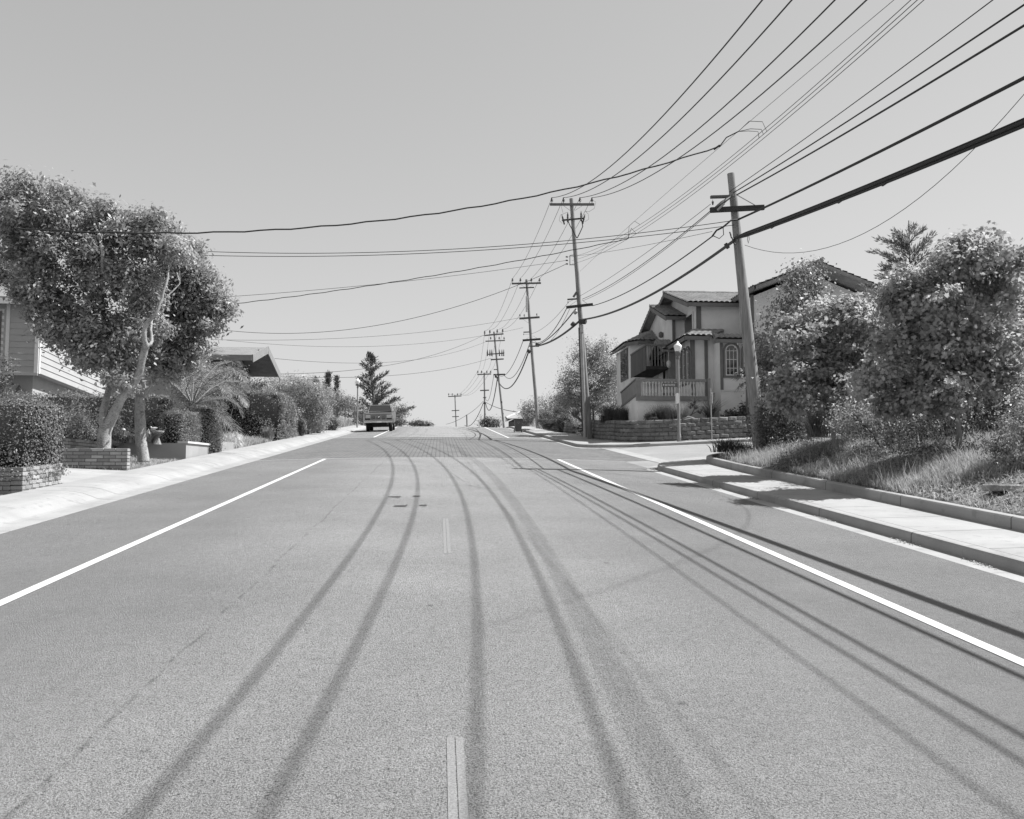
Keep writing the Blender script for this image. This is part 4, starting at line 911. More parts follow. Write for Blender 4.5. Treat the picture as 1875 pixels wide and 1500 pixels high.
# ================================================================ planting
RNG = np.random.default_rng(5)
def unit(a): return a / np.maximum(np.linalg.norm(a, axis=-1, keepdims=True), 1e-9)
MAPLE = np.array([(0, 0), (.22, .02), (.50, .18), (.36, .36), (.58, .62), (.27, .62), (0, 1.0), (-.27, .62), (-.58, .62), (-.36, .36), (-.50, .18), (-.22, .02)])
ROUND = np.array([(0, 0), (.38, .25), (.42, .62), (0, 1.0), (-.42, .62), (-.38, .25)])
def leaves(C, Nn, size, aspect=.5, shape=None, fold=.25, droop=.0, jit=.35, rng=RNG):
    """one small folded blade per row of C, facing Nn; returns verts, faces"""
    n = len(C); Nn = unit(Nn); t = rng.normal(size=(n, 3)); t[:, 2] -= droop; t = unit(t - Nn * (t * Nn).sum(1, keepdims=True)); s = np.cross(Nn, t)
    L = (size * (1 + jit * rng.uniform(-1, 1, n)))[:, None]
    if shape is None:
        V = np.stack([C - t * L * .5, C + s * L * aspect * .5 + Nn * L * fold * aspect * .5, C + t * L * .5, C - s * L * aspect * .5 + Nn * L * fold * aspect * .5], 1); k = 4
    else:
        k = len(shape); V = np.stack([C + s * L * u + t * L * (v - .4) + Nn * L * (abs(u) * fold - .25 * (v - .4) ** 2) for u, v in shape], 1)
    return V.reshape(-1, 3), np.arange(n * k).reshape(n, k)
def join(parts):
    V, Q, o = [], [], 0
    for v, q in parts: V.append(v); Q.append(q + o); o += len(v)
    return np.concatenate(V), np.concatenate(Q)
def bl(x, y, rx, ry, Y, dm=None):
    """a lump of foliage: picture centre and half sizes at street distance Y, depth in metres"""
    c = at(x, y, Y); k = (c - EYE).dot(cf) / F; return (np.array(c), np.array((rx * k, dm if dm else (rx + ry) / 2 * k, ry * k)))
def clumps(blobs, n, shell=.55, rng=RNG):
    a = np.array([(r[0] * r[1] + r[0] * r[2] + r[1] * r[2]) for _, r in blobs]); w = a / a.sum(); out = []; nrm = []
    for (c, r), k in zip(blobs, w):
        m = max(3, int(n * k)); d = unit(rng.normal(size=(m, 3))); rad = shell + (1 - shell) * rng.uniform(0, 1, (m, 1)) ** .6
        rad = rad * (1 + .12 * rng.normal(size=(m, 1)))
        out.append(c + d * r * rad); nrm.append(d)
    return np.concatenate(out), np.concatenate(nrm)
def satellites(blobs, k, seed, s=.34, out=.95):
    q = np.random.default_rng(seed); res = [(c, r * .86) for c, r in blobs]
    for c, r in blobs:
        if r.max() < .3: continue
        for _ in range(k):
            d = unit(q.normal(size=3)); res.append((c + d * r * out * q.uniform(.8, 1.1), r * s * q.uniform(.6, 1.3)))
    return res
def puff(CC, NN, per, sig, up=.35, rnd=.8, flat=.8, rng=RNG):
    n = len(CC); k = rng.normal(size=(n, per, 3)) * np.array((1, 1, flat)) * (sig * (.6 + .8 * rng.uniform(0, 1, (n, 1, 1))))
    C = (CC[:, None] + k).reshape(-1, 3); NN = unit(NN + rng.normal(size=NN.shape) * .45)
    N_ = (NN[:, None] * .8 + unit(k) * .5 + rng.normal(size=(n, per, 3)) * rnd * .6).reshape(-1, 3); N_[:, 2] += up
    return C, N_
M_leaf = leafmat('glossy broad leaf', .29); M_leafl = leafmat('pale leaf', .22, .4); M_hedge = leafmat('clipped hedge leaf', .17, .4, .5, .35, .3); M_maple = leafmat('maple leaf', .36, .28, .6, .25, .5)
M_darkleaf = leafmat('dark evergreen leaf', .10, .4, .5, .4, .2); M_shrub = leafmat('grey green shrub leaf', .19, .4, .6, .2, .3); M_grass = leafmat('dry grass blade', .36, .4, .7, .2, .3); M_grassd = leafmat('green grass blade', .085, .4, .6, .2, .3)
M_frond = leafmat('palm leaflet', .20, .35, .4, .4, .3); M_agave = leafmat('pale spiky leaf', .20, .3, .5, .3, .15); M_pine = leafmat('cypress spray', .085, .35, .7, .2, .15)
gk = Mat('mottled smooth bark'); _c = gk.co((1, 1, .6)); _n = gk.noise(_c, 7, 4, .6); _f = gk.noise(gk.co((1, 1, 2.2)), 26, 3, .65)
gk.col(gk.math('MULTIPLY', gk.math('MULTIPLY', gk.ramp(_n, .35, .65, .78, 1.12), gk.ramp(_f, .38, .52, .5, 1.0)), .36)); gk.setp(.85, .2); gk.bump(_f, .6, .02); M_barkp = gk.m
M_bark = grey('brown bark', .14, .9, .15, .3, 4, .3, 40, .6, stretch=(1, 1, .3)); M_barkl = grey('pale young bark', .26, .9, .15, .2, 4, .2, 40, .3, stretch=(1, 1, .3))

def limb(b, px, Y, r0, r1, n=8, dys=None, kink=.012, seed=1):
    """tapered, slightly crooked limb through picture points at distance Y (+ dys)"""
    q = random.Random(seed); P = [at(x, y, Y + (dys[i] if dys else 0)) for i, (x, y) in enumerate(px)]
    pts = []
    for i in range(len(P) - 1):
        a, c = P[i], P[i + 1]; p_, nx = P[max(i - 1, 0)], P[min(i + 2, len(P) - 1)]
        for k in range(3):
            t = k / 3; pts.append(.5 * ((2 * a) + (c - p_) * t + (2 * p_ - 5 * a + 4 * c - nx) * t * t + (3 * a - p_ - 3 * c + nx) * t ** 3))
    pts.append(P[-1]); m = len(pts)
    pts = [p + Vector((q.uniform(-1, 1), q.uniform(-1, 1), 0)) * kink for p in pts]
    b.tube(pts, [(r0 + (r1 - r0) * (i / (m - 1)) ** .8) * (1 + .08 * q.uniform(-1, 1)) for i in range(m)], n); return pts
def twigs(b, src, CC, r, seed=2, frac=.35):
    q = random.Random(seed)
    for c in CC:
        if q.random() > frac: continue
        c = Vector(c); s = min(src, key=lambda p: (p - c).length + q.uniform(0, .5) + (1.2 if p.z > c.z else 0)); m = s.lerp(c, .5) + Vector((q.uniform(-1, 1), q.uniform(-1, 1), q.uniform(-.2, 1))) * (s - c).length * .12
        b.tube([s, m, c], [r, r * .65, r * .2], 5, False)
def thing(name, loc, label, cat, group=None): return empty(name, loc, label, cat, group)
def ground_at(x, Y, dz=0): p = at(x, 800, Y); return Vector((p.x, Y, float(T(p.x, Y)) + dz))
def leafy(name, root, parts, m): V, Q = join(parts); return npmesh(name, V, Q, m, root)

# ---------------------------------------------------------------- the two street trees on the left
GTR = 'pale-barked street trees on the left'
base = at(191, 829, 24.3); t1 = thing('broadleaf_tree', (base.x, base.y, base.z), 'tall leaning tree with a pale trunk forking low, behind the brick wall', 'tree', GTR)
b = MB(); L = []
L += limb(b, [(191, 832), (191, 800), (195, 775)], 24.3, .175, .16, 12, seed=3)
L += limb(b, [(193, 785), (188, 758), (197, 726), (203, 690), (197, 640), (188, 570), (186, 505), (188, 465), (181, 431), (171, 404)], 24.3, .115, .02, 9, [0, .05, .2, .4, .45, .2, -.6, -.85, -.75, -.5], seed=4)
L += limb(b, [(197, 780), (211, 752), (222, 731), (240, 708), (256, 680), (263, 645), (269, 631)], 24.3, .135, .085, 10, [0, -.1, -.25, -.4, -.6, -.75, -.85], seed=5)
L += limb(b, [(268, 634), (264, 615), (267, 596), (283, 577), (293, 556), (304, 521), (311, 487), (323, 457)], 24.3, .075, .015, 8, [-.85, -.95, -1.0, -1.05, -1.05, -1.0, -.85, -.6], seed=6)
L += limb(b, [(268, 634), (279, 625), (277, 594), (290, 560), (330, 520)], 24.3, .055, .015, 7, [-.85, -.75, -.6, -.2, .2], seed=7)
L += limb(b, [(256, 682), (274, 672)], 24.3, .04, .02, 7, [-.4, -.55], seed=8)
L += limb(b, [(186, 505), (140, 450), (90, 410), (40, 360)], 24.3, .05, .012, 7, [-.4, 0, .3, .4], seed=9); L += limb(b, [(197, 640), (150, 590), (110, 540), (60, 470)], 24.3, .06, .012, 7, [.4, .4, .3, .3], seed=10)
L += limb(b, [(188, 465), (215, 430), (260, 410), (300, 400)], 24.3, .04, .01, 6, [-.6, -.2, .2, .4], seed=11); L += limb(b, [(181, 431), (196, 415), (206, 408)], 24.3, .02, .008, 6, [-.5, -.5, -.5], seed=12)
Yt = 24.2
blobs = [bl(*q, Yt, 1.1) for q in ((60, 400, 58, 48), (40, 370, 30, 28), (125, 405, 58, 48), (110, 470, 78, 58), (100, 555, 52, 50), (185, 500, 72, 66), (185, 600, 66, 60), (235, 440, 62, 42), (215, 665, 42, 36), (255, 530, 60, 66), (145, 612, 36, 36), (290, 440, 42, 36), (320, 460, 34, 28), (200, 420, 50, 30), (65, 500, 40, 45), (250, 610, 50, 50), (178, 662, 28, 20), (120, 355, 10, 14), (33, 345, 14, 12), (12, 372, 16, 14), (70, 352, 18, 14), (160, 372, 20, 14), (205, 388, 18, 14), (262, 402, 20, 14), (300, 405, 14, 16), (18, 425, 20, 20), (45, 540, 20, 18), (66, 575, 18, 14), (100, 612, 18, 14), (150, 655, 20, 14), (235, 700, 22, 10), (30, 460, 22, 22))]
blobs = satellites([(c, r * .92) for c, r in blobs], 2, 3, .3, .9)
CC, NN = clumps(blobs, 620, .42); twigs(b, L, CC, .012, frac=.16); b.build('trunk', M_barkp, t1)
C, N_ = puff(CC, NN, 96, .15, .5, .8); leafy('crown', t1, [leaves(C, N_, .115, .46)], M_leaf)
base = at(262, 842, 26.3); t2 = thing('broadleaf_tree', (base.x, base.y, base.z), 'slimmer tree with a straight knotty trunk just right of the forked one', 'tree', GTR)
b = MB(); L = limb(b, [(263, 845), (258, 800), (256, 750), (257, 728)], 26.3, .155, .13, 12, seed=13)
L += limb(b, [(257, 732), (266, 715), (280, 698), (289, 684), (302, 640), (330, 590), (350, 540)], 26.3, .10, .02, 8, seed=14); L += limb(b, [(256, 735), (250, 720), (262, 690), (280, 640)], 26.3, .07, .02, 8, [0, .2, .3, .3], seed=15)
L += limb(b, [(330, 590), (370, 590), (395, 573), (425, 570)], 26.3, .03, .008, 6, seed=16); b.lathe(at(262, 757, 26.15), [(.05, -.06), (.06, 0), (.02, .08)], 7, axis=(.6, -.6, .2))
blobs = [bl(*q, 26.0, 1.0) for q in ((322, 480, 38, 40), (349, 535, 40, 42), (386, 563, 30, 18), (314, 600, 50, 52), (276, 645, 44, 44), (334, 555, 46, 50), (314, 655, 34, 24), (369, 510, 20, 20), (356, 600, 22, 26), (304, 520, 40, 50), (294, 680, 26, 18), (409, 565, 14, 12), (382, 520, 14, 14), (344, 455, 16, 16), (314, 440, 16, 14), (384, 596, 18, 12), (356, 632, 18, 14), (329, 665, 18, 12), (399, 545, 14, 10))]
blobs = satellites([(c, r * .92) for c, r in blobs], 2, 4, .3, .9)
CC, NN = clumps(blobs, 340, .42); twigs(b, L, CC, .011, frac=.16); b.build('trunk', M_barkp, t2)
C, N_ = puff(CC, NN, 92, .15, .5, .8); leafy('crown', t2, [leaves(C, N_, .115, .46)], M_leaf)
# ---------------------------------------------------------------- clipped hedges
def hedge(name, label, x0, x1, y0, y1, z0, z1, dens, size, m, rnd=.25, group=None, wav=.05, slope=0.0, cat='hedge'):
    """a clipped block: leaves over the faces of a rounded, uneven box and a plain near-black box inside"""
    cx, cy, cz = (x0 + x1) / 2, (y0 + y1) / 2, (z0 + z1) / 2; h = np.array(((x1 - x0) / 2, (y1 - y0) / 2, (z1 - z0) / 2))
    A = np.array([h[1] * h[2]] * 2 + [h[0] * h[2]] * 2 + [h[0] * h[1]]) * 4; n = (A * dens).astype(int); Cs, Ns = [], []
    for f, k in enumerate(n):
        u, v = RNG.uniform(-1, 1, (2, k)); p = np.zeros((k, 3)); q = np.zeros((k, 3))
        if f < 2: p[:, 0] = 1 if f == 0 else -1; p[:, 1] = u; p[:, 2] = v; q[:, 0] = p[:, 0]
        elif f < 4: p[:, 1] = 1 if f == 2 else -1; p[:, 0] = u; p[:, 2] = v; q[:, 1] = p[:, 1]
        else: p[:, 2] = 1; p[:, 0] = u; p[:, 1] = v; q[:, 2] = 1
        Cs.append(p); Ns.append(q)
    P = np.concatenate(Cs) * h; N_ = np.concatenate(Ns)
    r = np.minimum(rnd, h.min() * .95); inner = np.clip(P, -(h - r), h - r); inner[:, 2] = np.clip(P[:, 2], -h[2], h[2] - r); d = P - inner
    P2 = inner + unit(d) * r; N2 = np.where(np.linalg.norm(d, axis=1, keepdims=True) > 1e-6, unit(d), N_)
    w = wav * (np.sin(P2[:, :1] * 3.1 + P2[:, 2:] * 4) + np.sin(P2[:, 1:2] * 3.7 + P2[:, 2:] * 2.3 + 1)) * .5
    dep = -np.abs(RNG.normal(size=(len(P2), 1))) * size * 1.3 + RNG.uniform(0, 1, (len(P2), 1)) ** 7 * size * 3.2
    P3 = P2 + N2 * (w + dep)
    P3[:, 2] += slope * P3[:, 1]
    W3 = P3 + np.array((cx, cy, cz)); NL = N2 * .8 + RNG.normal(size=P2.shape) * .55; NL[:, 2] += .25
    V, Q = leaves(W3, NL, size, .55)
    # heart: plain near-black box inside the leaves
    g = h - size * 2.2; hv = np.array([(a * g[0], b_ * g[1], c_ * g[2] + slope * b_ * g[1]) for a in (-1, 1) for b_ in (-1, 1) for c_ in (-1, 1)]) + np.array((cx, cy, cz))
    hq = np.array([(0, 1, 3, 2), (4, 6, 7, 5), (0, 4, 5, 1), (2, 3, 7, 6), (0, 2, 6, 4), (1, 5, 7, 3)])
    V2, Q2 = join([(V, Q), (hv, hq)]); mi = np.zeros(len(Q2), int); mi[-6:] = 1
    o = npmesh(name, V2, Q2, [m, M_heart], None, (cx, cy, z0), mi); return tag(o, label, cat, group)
M_heart = grey('dark hedge core', .018, .95, .05, .3)
GH = 'clipped hedges along the left pavement'
zA = at(60, 733, 18.4).z
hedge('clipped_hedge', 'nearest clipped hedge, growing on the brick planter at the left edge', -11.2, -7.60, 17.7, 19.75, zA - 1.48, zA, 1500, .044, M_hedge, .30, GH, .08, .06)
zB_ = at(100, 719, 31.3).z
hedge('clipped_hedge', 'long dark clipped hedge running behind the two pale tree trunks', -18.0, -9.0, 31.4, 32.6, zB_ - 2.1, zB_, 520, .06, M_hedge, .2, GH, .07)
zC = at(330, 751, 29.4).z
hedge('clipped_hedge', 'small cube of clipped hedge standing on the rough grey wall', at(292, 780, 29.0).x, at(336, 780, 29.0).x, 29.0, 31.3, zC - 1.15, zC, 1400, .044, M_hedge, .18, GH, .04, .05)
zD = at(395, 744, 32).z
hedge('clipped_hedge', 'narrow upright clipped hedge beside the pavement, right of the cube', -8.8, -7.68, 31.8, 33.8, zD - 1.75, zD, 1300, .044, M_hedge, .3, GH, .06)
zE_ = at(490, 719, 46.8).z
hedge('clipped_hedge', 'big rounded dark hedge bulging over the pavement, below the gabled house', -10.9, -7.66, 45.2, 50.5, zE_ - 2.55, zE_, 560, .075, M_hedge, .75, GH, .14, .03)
# ---------------------------------------------------------------- shrubs
def shrub(name, label, blobs, n, per, sig, size, m, cat='shrub', aspect=.5, shape=None, group=None, up=.35, shell=.5, droop=0, stems=True, sprays=0, rnd=.8, stemr=.02, bark=None):
    c0 = blobs[0][0]; zmin = float(T(c0[0], c0[1])); root = thing(name, (c0[0], c0[1], zmin), label, cat, group)
    CC, NN = clumps(blobs, n, shell)
    if sprays:                      # upright shoots standing out of the top
        top = CC[NN[:, 2] > .0]; pick = top[RNG.integers(0, len(top), sprays)]; d = unit(np.stack([RNG.normal(size=sprays) * .28, RNG.normal(size=sprays) * .28, np.ones(sprays)], 1)); L_ = RNG.uniform(.25, .9, sprays)
        ex = np.concatenate([pick + d * (L_ * k / 4)[:, None] for k in (1, 2, 3, 4)]); V1 = puff(ex, np.tile(d, (4, 1)), max(4, per // 5), sig * .35, up, rnd)
    C, N_ = puff(CC, NN, per, sig, up, rnd); parts = [leaves(C, N_, size, aspect, shape, droop=droop)]
    if sprays: parts.append(leaves(V1[0], V1[1], size, aspect, shape))
    leafy('foliage', root, parts, m)
    if stems:
        b = MB(); q = random.Random(len(CC)); f = Vector((c0[0], c0[1], zmin - .1)); src = []
        for i in range(5):
            t = Vector(CC[q.randrange(len(CC))]); p = f + Vector((q.uniform(-1, 1), q.uniform(-1, 1), 0)) * .12; m_ = p.lerp(t, .5) + Vector((0, 0, .1)); b.tube([p, m_, t], [stemr * 1.6, stemr, stemr * .4], 6, False); src += [p.lerp(t, k / 6) for k in range(1, 7)]
        twigs(b, src, CC, stemr * .5, frac=.25); b.build('stems', bark or M_bark, root)
    return root
shrub('garden_shrub', 'feathery pale shrub between the nearest hedge and the forked trunk', [bl(148, 785, 26, 24, 27.4), bl(135, 772, 20, 18, 27.8), bl(165, 793, 14, 14, 27.4)], 110, 40, .10, .05, M_shrub, sprays=30)
shrub('garden_shrub', 'small rounded shrub between the two pale trunks behind the grey wall', [bl(212, 793, 13, 15, 28.6), bl(222, 800, 10, 10, 28.5)], 50, 40, .08, .045, M_shrub, sprays=10)
shrub('garden_shrub', 'tiny upright clipped shrub at the far end of the big rounded hedge', [bl(552, 783, 7, 15, 51), bl(552, 774, 6, 10, 51)], 90, 40, .07, .06, M_darkleaf)
shrub('garden_shrub', 'loose grey-green bush leaning over the pavement beyond the rounded hedge', [bl(565, 735, 30, 34, 55), bl(578, 760, 20, 26, 54.5), bl(548, 725, 26, 26, 57)], 240, 46, .20, .10, M_shrub)
shrub('garden_shrub', 'dark bush with a lit right side beside the fence corner', [bl(582, 770, 16, 24, 57), bl(590, 752, 12, 18, 58)], 120, 44, .17, .09, M_leaf)
shrub('garden_shrub', 'wide dark bush growing against the gabled house', [bl(500, 712, 40, 22, 60), bl(540, 712, 40, 26, 62), bl(470, 716, 22, 16, 57), bl(580, 725, 26, 22, 64)], 300, 44, .26, .12, M_leaf)
shrub('garden_shrub', 'pale bush between the palm and the gabled house', [bl(415, 700, 34, 26, 44), bl(452, 718, 22, 14, 46), bl(390, 705, 34, 34, 42), bl(350, 705, 36, 36, 41)], 280, 44, .20, .09, M_shrub, sprays=20)
shrub('garden_shrub', 'mixed bushes growing at the fence, below the small cypresses', [bl(612, 735, 26, 18, 84), bl(640, 742, 20, 14, 86), bl(590, 728, 18, 18, 80)], 170, 44, .28, .13, M_shrub)
shrub('garden_shrub', 'small dark round bush at the foot of the fence', [bl(606, 776, 13, 11, 64)], 60, 46, .13, .09, M_darkleaf)
shrub('garden_shrub', 'dark leafy tree top showing behind the siding house roof', [bl(12, 495, 34, 26, 40), bl(-20, 500, 30, 30, 41), bl(40, 505, 20, 16, 40)], 120, 46, .22, .12, M_darkleaf, stems=False, cat='tree')
shrub('garden_shrub', 'sparse thorny bush with bare twigs at the left edge under the house', [bl(4, 690, 12, 26, 20.5), bl(14, 668, 10, 14, 20.5), bl(8, 715, 12, 12, 20.5)], 60, 10, .10, .06, M_darkleaf, stemr=.012)
# ---------------------------------------------------------------- right side: bank, street trees and shrubs
GM = 'young maples on the right bank'
def maple(label, trunk, Y, blobs, n, per, size, dys=None):
    f = at(*trunk[0], Y); root = thing('maple_tree', (f.x, f.y, f.z), label, 'tree', GM); b = MB(); L = limb(b, trunk, Y, .065, .03, 9, dys, seed=21)
    q = random.Random(4); tops = L[len(L) // 2:]
    for c, r in blobs:
        s = tops[q.randrange(len(tops))]; t = Vector(c) + Vector((0, 0, -.1)); m_ = s.lerp(t, .5) + Vector((0, 0, .08)); b.tube([s, m_, t], [.028, .018, .008], 6, False); L += [s.lerp(t, k / 5) for k in range(1, 6)]
    blobs = satellites(blobs, 5, n, .32, 1.08)
    CC, NN = clumps(blobs, n, .45); twigs(b, L, CC, .010, frac=.35); b.build('trunk', M_barkl, root)
    C, N_ = puff(CC, NN, per, .12, .6, .7, .7); leafy('crown', root, [leaves(C, N_, size, .5, MAPLE, .25, .8, jit=.55)], M_maple)
maple('young maple nearer the corner bush, its slim trunk above the long grass', [(1528, 822), (1526, 780), (1525, 735), (1527, 690), (1520, 620)], 21.3,
      [bl(*q, 21.3, .8) for q in ((1495, 610, 56, 46), (1540, 680, 58, 48), (1470, 675, 46, 40), (1560, 590, 48, 42), (1588, 655, 40, 44), (1545, 565, 26, 24), (1450, 625, 34, 40), (1505, 725, 54, 30), (1570, 720, 34, 26), (1450, 730, 30, 22), (1440, 700, 30, 24), (1600, 600, 22, 30))], 470, 54, .074)
maple('larger maple at the right, its crown reaching the picture\'s right edge', [(1760, 845), (1756, 800), (1752, 745), (1748, 690), (1740, 600)], 17.4,
      [bl(*q, 17.4, .85) for q in ((1700, 560, 64, 54), (1755, 500, 56, 48), (1820, 545, 48, 54), (1715, 640, 64, 46), (1790, 640, 64, 46), (1645, 640, 40, 34), (1735, 462, 30, 24), (1838, 490, 26, 34), (1660, 565, 44, 44), (1850, 640, 34, 40), (1760, 700, 60, 34), (1690, 705, 50, 34), (1610, 690, 30, 26), (1830, 690, 36, 26), (1650, 735, 36, 22), (1720, 745, 40, 20), (1800, 460, 22, 22), (1660, 520, 26, 22))], 640, 58, .067)
shrub('slender_tree', 'airy small-leaved tree between the near pole and the maples, in front of the gable', [bl(*q, 27.0, .8) for q in ((1475, 525, 30, 30), (1445, 585, 42, 48), (1425, 640, 42, 52), (1490, 605, 30, 44), (1470, 495, 16, 18), (1400, 690, 30, 40), (1500, 545, 14, 16))], 250, 34, .18, .075, M_leafl, cat='tree', aspect=.7, shape=ROUND, stemr=.03, shell=.4, up=.2)
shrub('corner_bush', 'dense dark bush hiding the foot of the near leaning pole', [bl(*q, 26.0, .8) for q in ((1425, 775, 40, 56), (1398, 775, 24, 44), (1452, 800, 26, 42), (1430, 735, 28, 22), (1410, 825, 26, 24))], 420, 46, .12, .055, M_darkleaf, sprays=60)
shrub('garden_shrub', 'tall dark shrub backing that stands in for shade behind the two maples', [bl(*q, 22.5, 1.0) for q in ((1640, 690, 60, 60), (1720, 700, 70, 80), (1800, 690, 70, 90), (1860, 650, 50, 90), (1570, 720, 50, 50), (1690, 620, 60, 50), (1880, 740, 40, 70), (1600, 760, 60, 36), (1680, 760, 60, 36), (1760, 770, 60, 40), (1840, 760, 50, 44))], 560, 46, .22, .08, M_darkleaf, stemr=.03)  # dark backing: shade behind the maples put into the leaf colour
shrub('garden_shrub', 'low dark shrub under the larger maple\'s left branches', [bl(*q, 19.6, .7) for q in ((1620, 775, 50, 30), (1560, 765, 40, 30), (1680, 790, 44, 30))], 220, 40, .13, .06, M_leaf, sprays=20)
shrub('garden_shrub', 'deep shaded undergrowth behind the larger maple\'s trunk', [bl(*q, 19.0, .7) for q in ((1715, 785, 46, 28), (1785, 782, 46, 30), (1850, 776, 40, 34), (1820, 740, 44, 34))], 300, 40, .13, .065, M_darkleaf, stems=False)  # added dark fill covering the sunlit bank where deep shade belongs
shrub('garden_shrub', 'twiggy leafy shrub cut by the right edge above the kerb', [bl(*q, 14.6, .5) for q in ((1868, 800, 34, 44), (1840, 830, 26, 26), (1890, 770, 30, 40))], 130, 36, .10, .05, M_leaf, sprays=26)
shrub('garden_shrub', 'low leafy weeds round the foot of the larger maple', [bl(*q, 16.9, .5) for q in ((1640, 870, 30, 14), (1600, 880, 22, 10), (1740, 850, 40, 20), (1790, 840, 36, 26), (1700, 835, 34, 24), (1820, 860, 30, 18), (1670, 850, 26, 16))], 260, 38, .09, .05, M_shrub, sprays=30)
shrub('garden_shrub', 'pale grey-green weeds on the bank between the two maple trunks', [bl(*q, 19.0, .6) for q in ((1600, 835, 34, 16), (1650, 825, 30, 18), (1560, 850, 26, 12))], 170, 30, .09, .045, M_shrub, sprays=40)
shrub('garden_shrub', 'patch of low weeds spilling over the back kerb near the near maple', [bl(*q, 21.0, .4) for q in ((1480, 838, 30, 12), (1445, 845, 22, 10), (1515, 845, 20, 8))], 120, 30, .07, .04, M_leafl, sprays=30)
# tree beside the big house
shrub('bushy_tree', 'round bushy tree with upright shoots left of the tile-roofed house', [bl(*q, 58., 2.2) for q in ((1085, 690, 50, 44), (1058, 715, 34, 30), (1108, 665, 34, 34), (1075, 650, 30, 26), (1125, 700, 24, 30), (1040, 730, 22, 18), (1100, 735, 44, 20), (1070, 745, 40, 16))], 560, 46, .26, .11, M_leaf, cat='tree', sprays=150, stemr=.07)
shrub('garden_shrub', 'broad dark bush on the crest behind the third pole', [bl(*q, 84., 2.0) for q in ((1000, 748, 40, 20), (1028, 745, 26, 22), (972, 757, 16, 12), (985, 765, 20, 10))], 260, 44, .34, .16, M_leaf)
shrub('garden_shrub', 'low dark bush beside the fourth pole at the crest', [bl(893, 774, 12, 8, 90), bl(905, 775, 10, 6, 91)], 70, 44, .26, .14, M_darkleaf)
def dome(label, x, y, rx, ry, Y, m=None):
    return shrub('clipped_dome', label, [bl(x, y, rx, ry, Y)], int(rx * ry * .8), 40, .09, .07, m or M_hedge, group='clipped domes above the low block wall', shell=.9, stems=False)
dome('wide clipped dome shrub sitting on the low block wall', 1003, 768, 16, 14, 66); dome('flatter clipped shrub peeping over the wide dome', 1031, 752, 15, 7, 66); dome('dark rounded shrub between the dome and the big retaining wall', 1034, 776, 14, 17, 62, M_darkleaf)
shrub('garden_shrub', 'tiny dark round shrub on the retaining wall, left of the street lamp', [bl(1191, 764, 9, 7, 41.3)], 60, 40, .07, .05, M_darkleaf, stems=False)
shrub('garden_shrub', 'broad-leaved dark plants against the house wall, right of the spiky plant', [bl(1345, 763, 16, 9, 41.6), bl(1365, 756, 10, 12, 41.6), bl(1330, 766, 10, 6, 41.5)], 60, 18, .12, .15, M_darkleaf, stems=False)

# ---------------------------------------------------------------- grasses, blades, spiky plants
def blades(n, basef, h, w, lean, rng=RNG, bend=.5):
    B = basef(n); d = rng.normal(size=(n, 2)); d = unit(d); H_ = h * rng.uniform(.5, 1.15, n); ln = lean * rng.uniform(.2, 1.2, n)
    up = np.stack([d[:, 0] * ln, d[:, 1] * ln, np.ones(n)], 1) * H_[:, None]; s = np.stack([-d[:, 1], d[:, 0], np.zeros(n)], 1) * w * rng.uniform(.6, 1.3, (n, 1))
    tip = B + up * np.array((1.0, 1.0, .92)) + np.stack([d[:, 0], d[:, 1], np.zeros(n)], 1) * (H_ * ln * bend)[:, None]; mid = B + up * .55
    V = np.stack([B - s, B + s, mid + s * .8, mid - s * .8, tip + s * .15, tip - s * .15], 1).reshape(-1, 3); i = np.arange(n)[:, None] * 6
    return V, np.concatenate([i + np.array((0, 1, 2, 3)), i + np.array((3, 2, 4, 5))])
def patch(x0, x1, y0, y1, fn=T, dz=0):
    def f(n):
        X, Y = RNG.uniform(x0, x1, n), RNG.uniform(y0, y1, n); return np.stack([X, Y, fn(X, Y) + dz], 1)
    return f
def bank_patch(n):
    X = 7.86 + RNG.uniform(0, 1, n * 3) ** 1.3 * 3.4; Y = RNG.uniform(13.0, 24.5, n * 3); k = (np.sin(X * 2.1 + Y * .9) + np.sin(Y * 1.7) + RNG.uniform(-1.2, 1.2, n * 3)) > .25
    X, Y = X[k][:n], Y[k][:n]; return np.stack([X, Y, T(X, Y) - .02], 1)
V, Q = join([blades(24000, bank_patch, .20, .005, .6), blades(1800, bank_patch, .42, .004, .45), blades(9000, patch(7.86, 12, 8, 15), .09, .005, .8), blades(2500, patch(7.9, 11.5, 22, 26), .3, .006, .5)])
tag(npmesh('wild_grass', V, Q, M_grass), kind='stuff')
def verge(n):
    X = -7.62 - RNG.uniform(0, 1, n) ** 1.4 * 1.7; Y = RNG.uniform(23.0, 27.8, n); return np.stack([X, Y, T(X, Y)], 1)
V, Q = join([blades(4200, verge, .14, .006, .8), blades(900, patch(-9.6, -7.7, 37.5, 43.3), .35, .008, .6), blades(2600, patch(-9.5, -7.66, 36.5, 43.5), .28, .012, .7), blades(1500, patch(-9.0, -7.66, 49, 66), .3, .012, .6), blades(5200, patch(-10.5, -7.68, 66, 82), .75, .014, .4), blades(600, patch(-9.5, -7.9, 33.9, 37.5, T, .4), .25, .01, .6)])
tag(npmesh('dry_grass', V, Q, M_grass), kind='stuff')
V, Q = join([blades(5200, patch(7.9, 11.5, 70, 86), .8, .014, .4), blades(1400, patch(8.4, 16, 40.7, 41.7), .10, .01, .8)])
tag(npmesh('roadside_grass', V, Q, M_grass), kind='stuff')
def tuft(name, label, x, y, Y, n, h, w, lean, m, r=.12, cat='plant', group=None, bend=.6):
    c = at(x, y, Y); f = lambda k: np.array(c) + np.concatenate([RNG.normal(size=(k, 2)) * r * .5, np.zeros((k, 1))], 1)
    V, Q = blades(n, f, h, w, lean, bend=bend); return tag(npmesh(name, V, Q, m, None, tuple(c)), label, cat, group)
GO = 'ornamental grass mounds on the retaining wall'
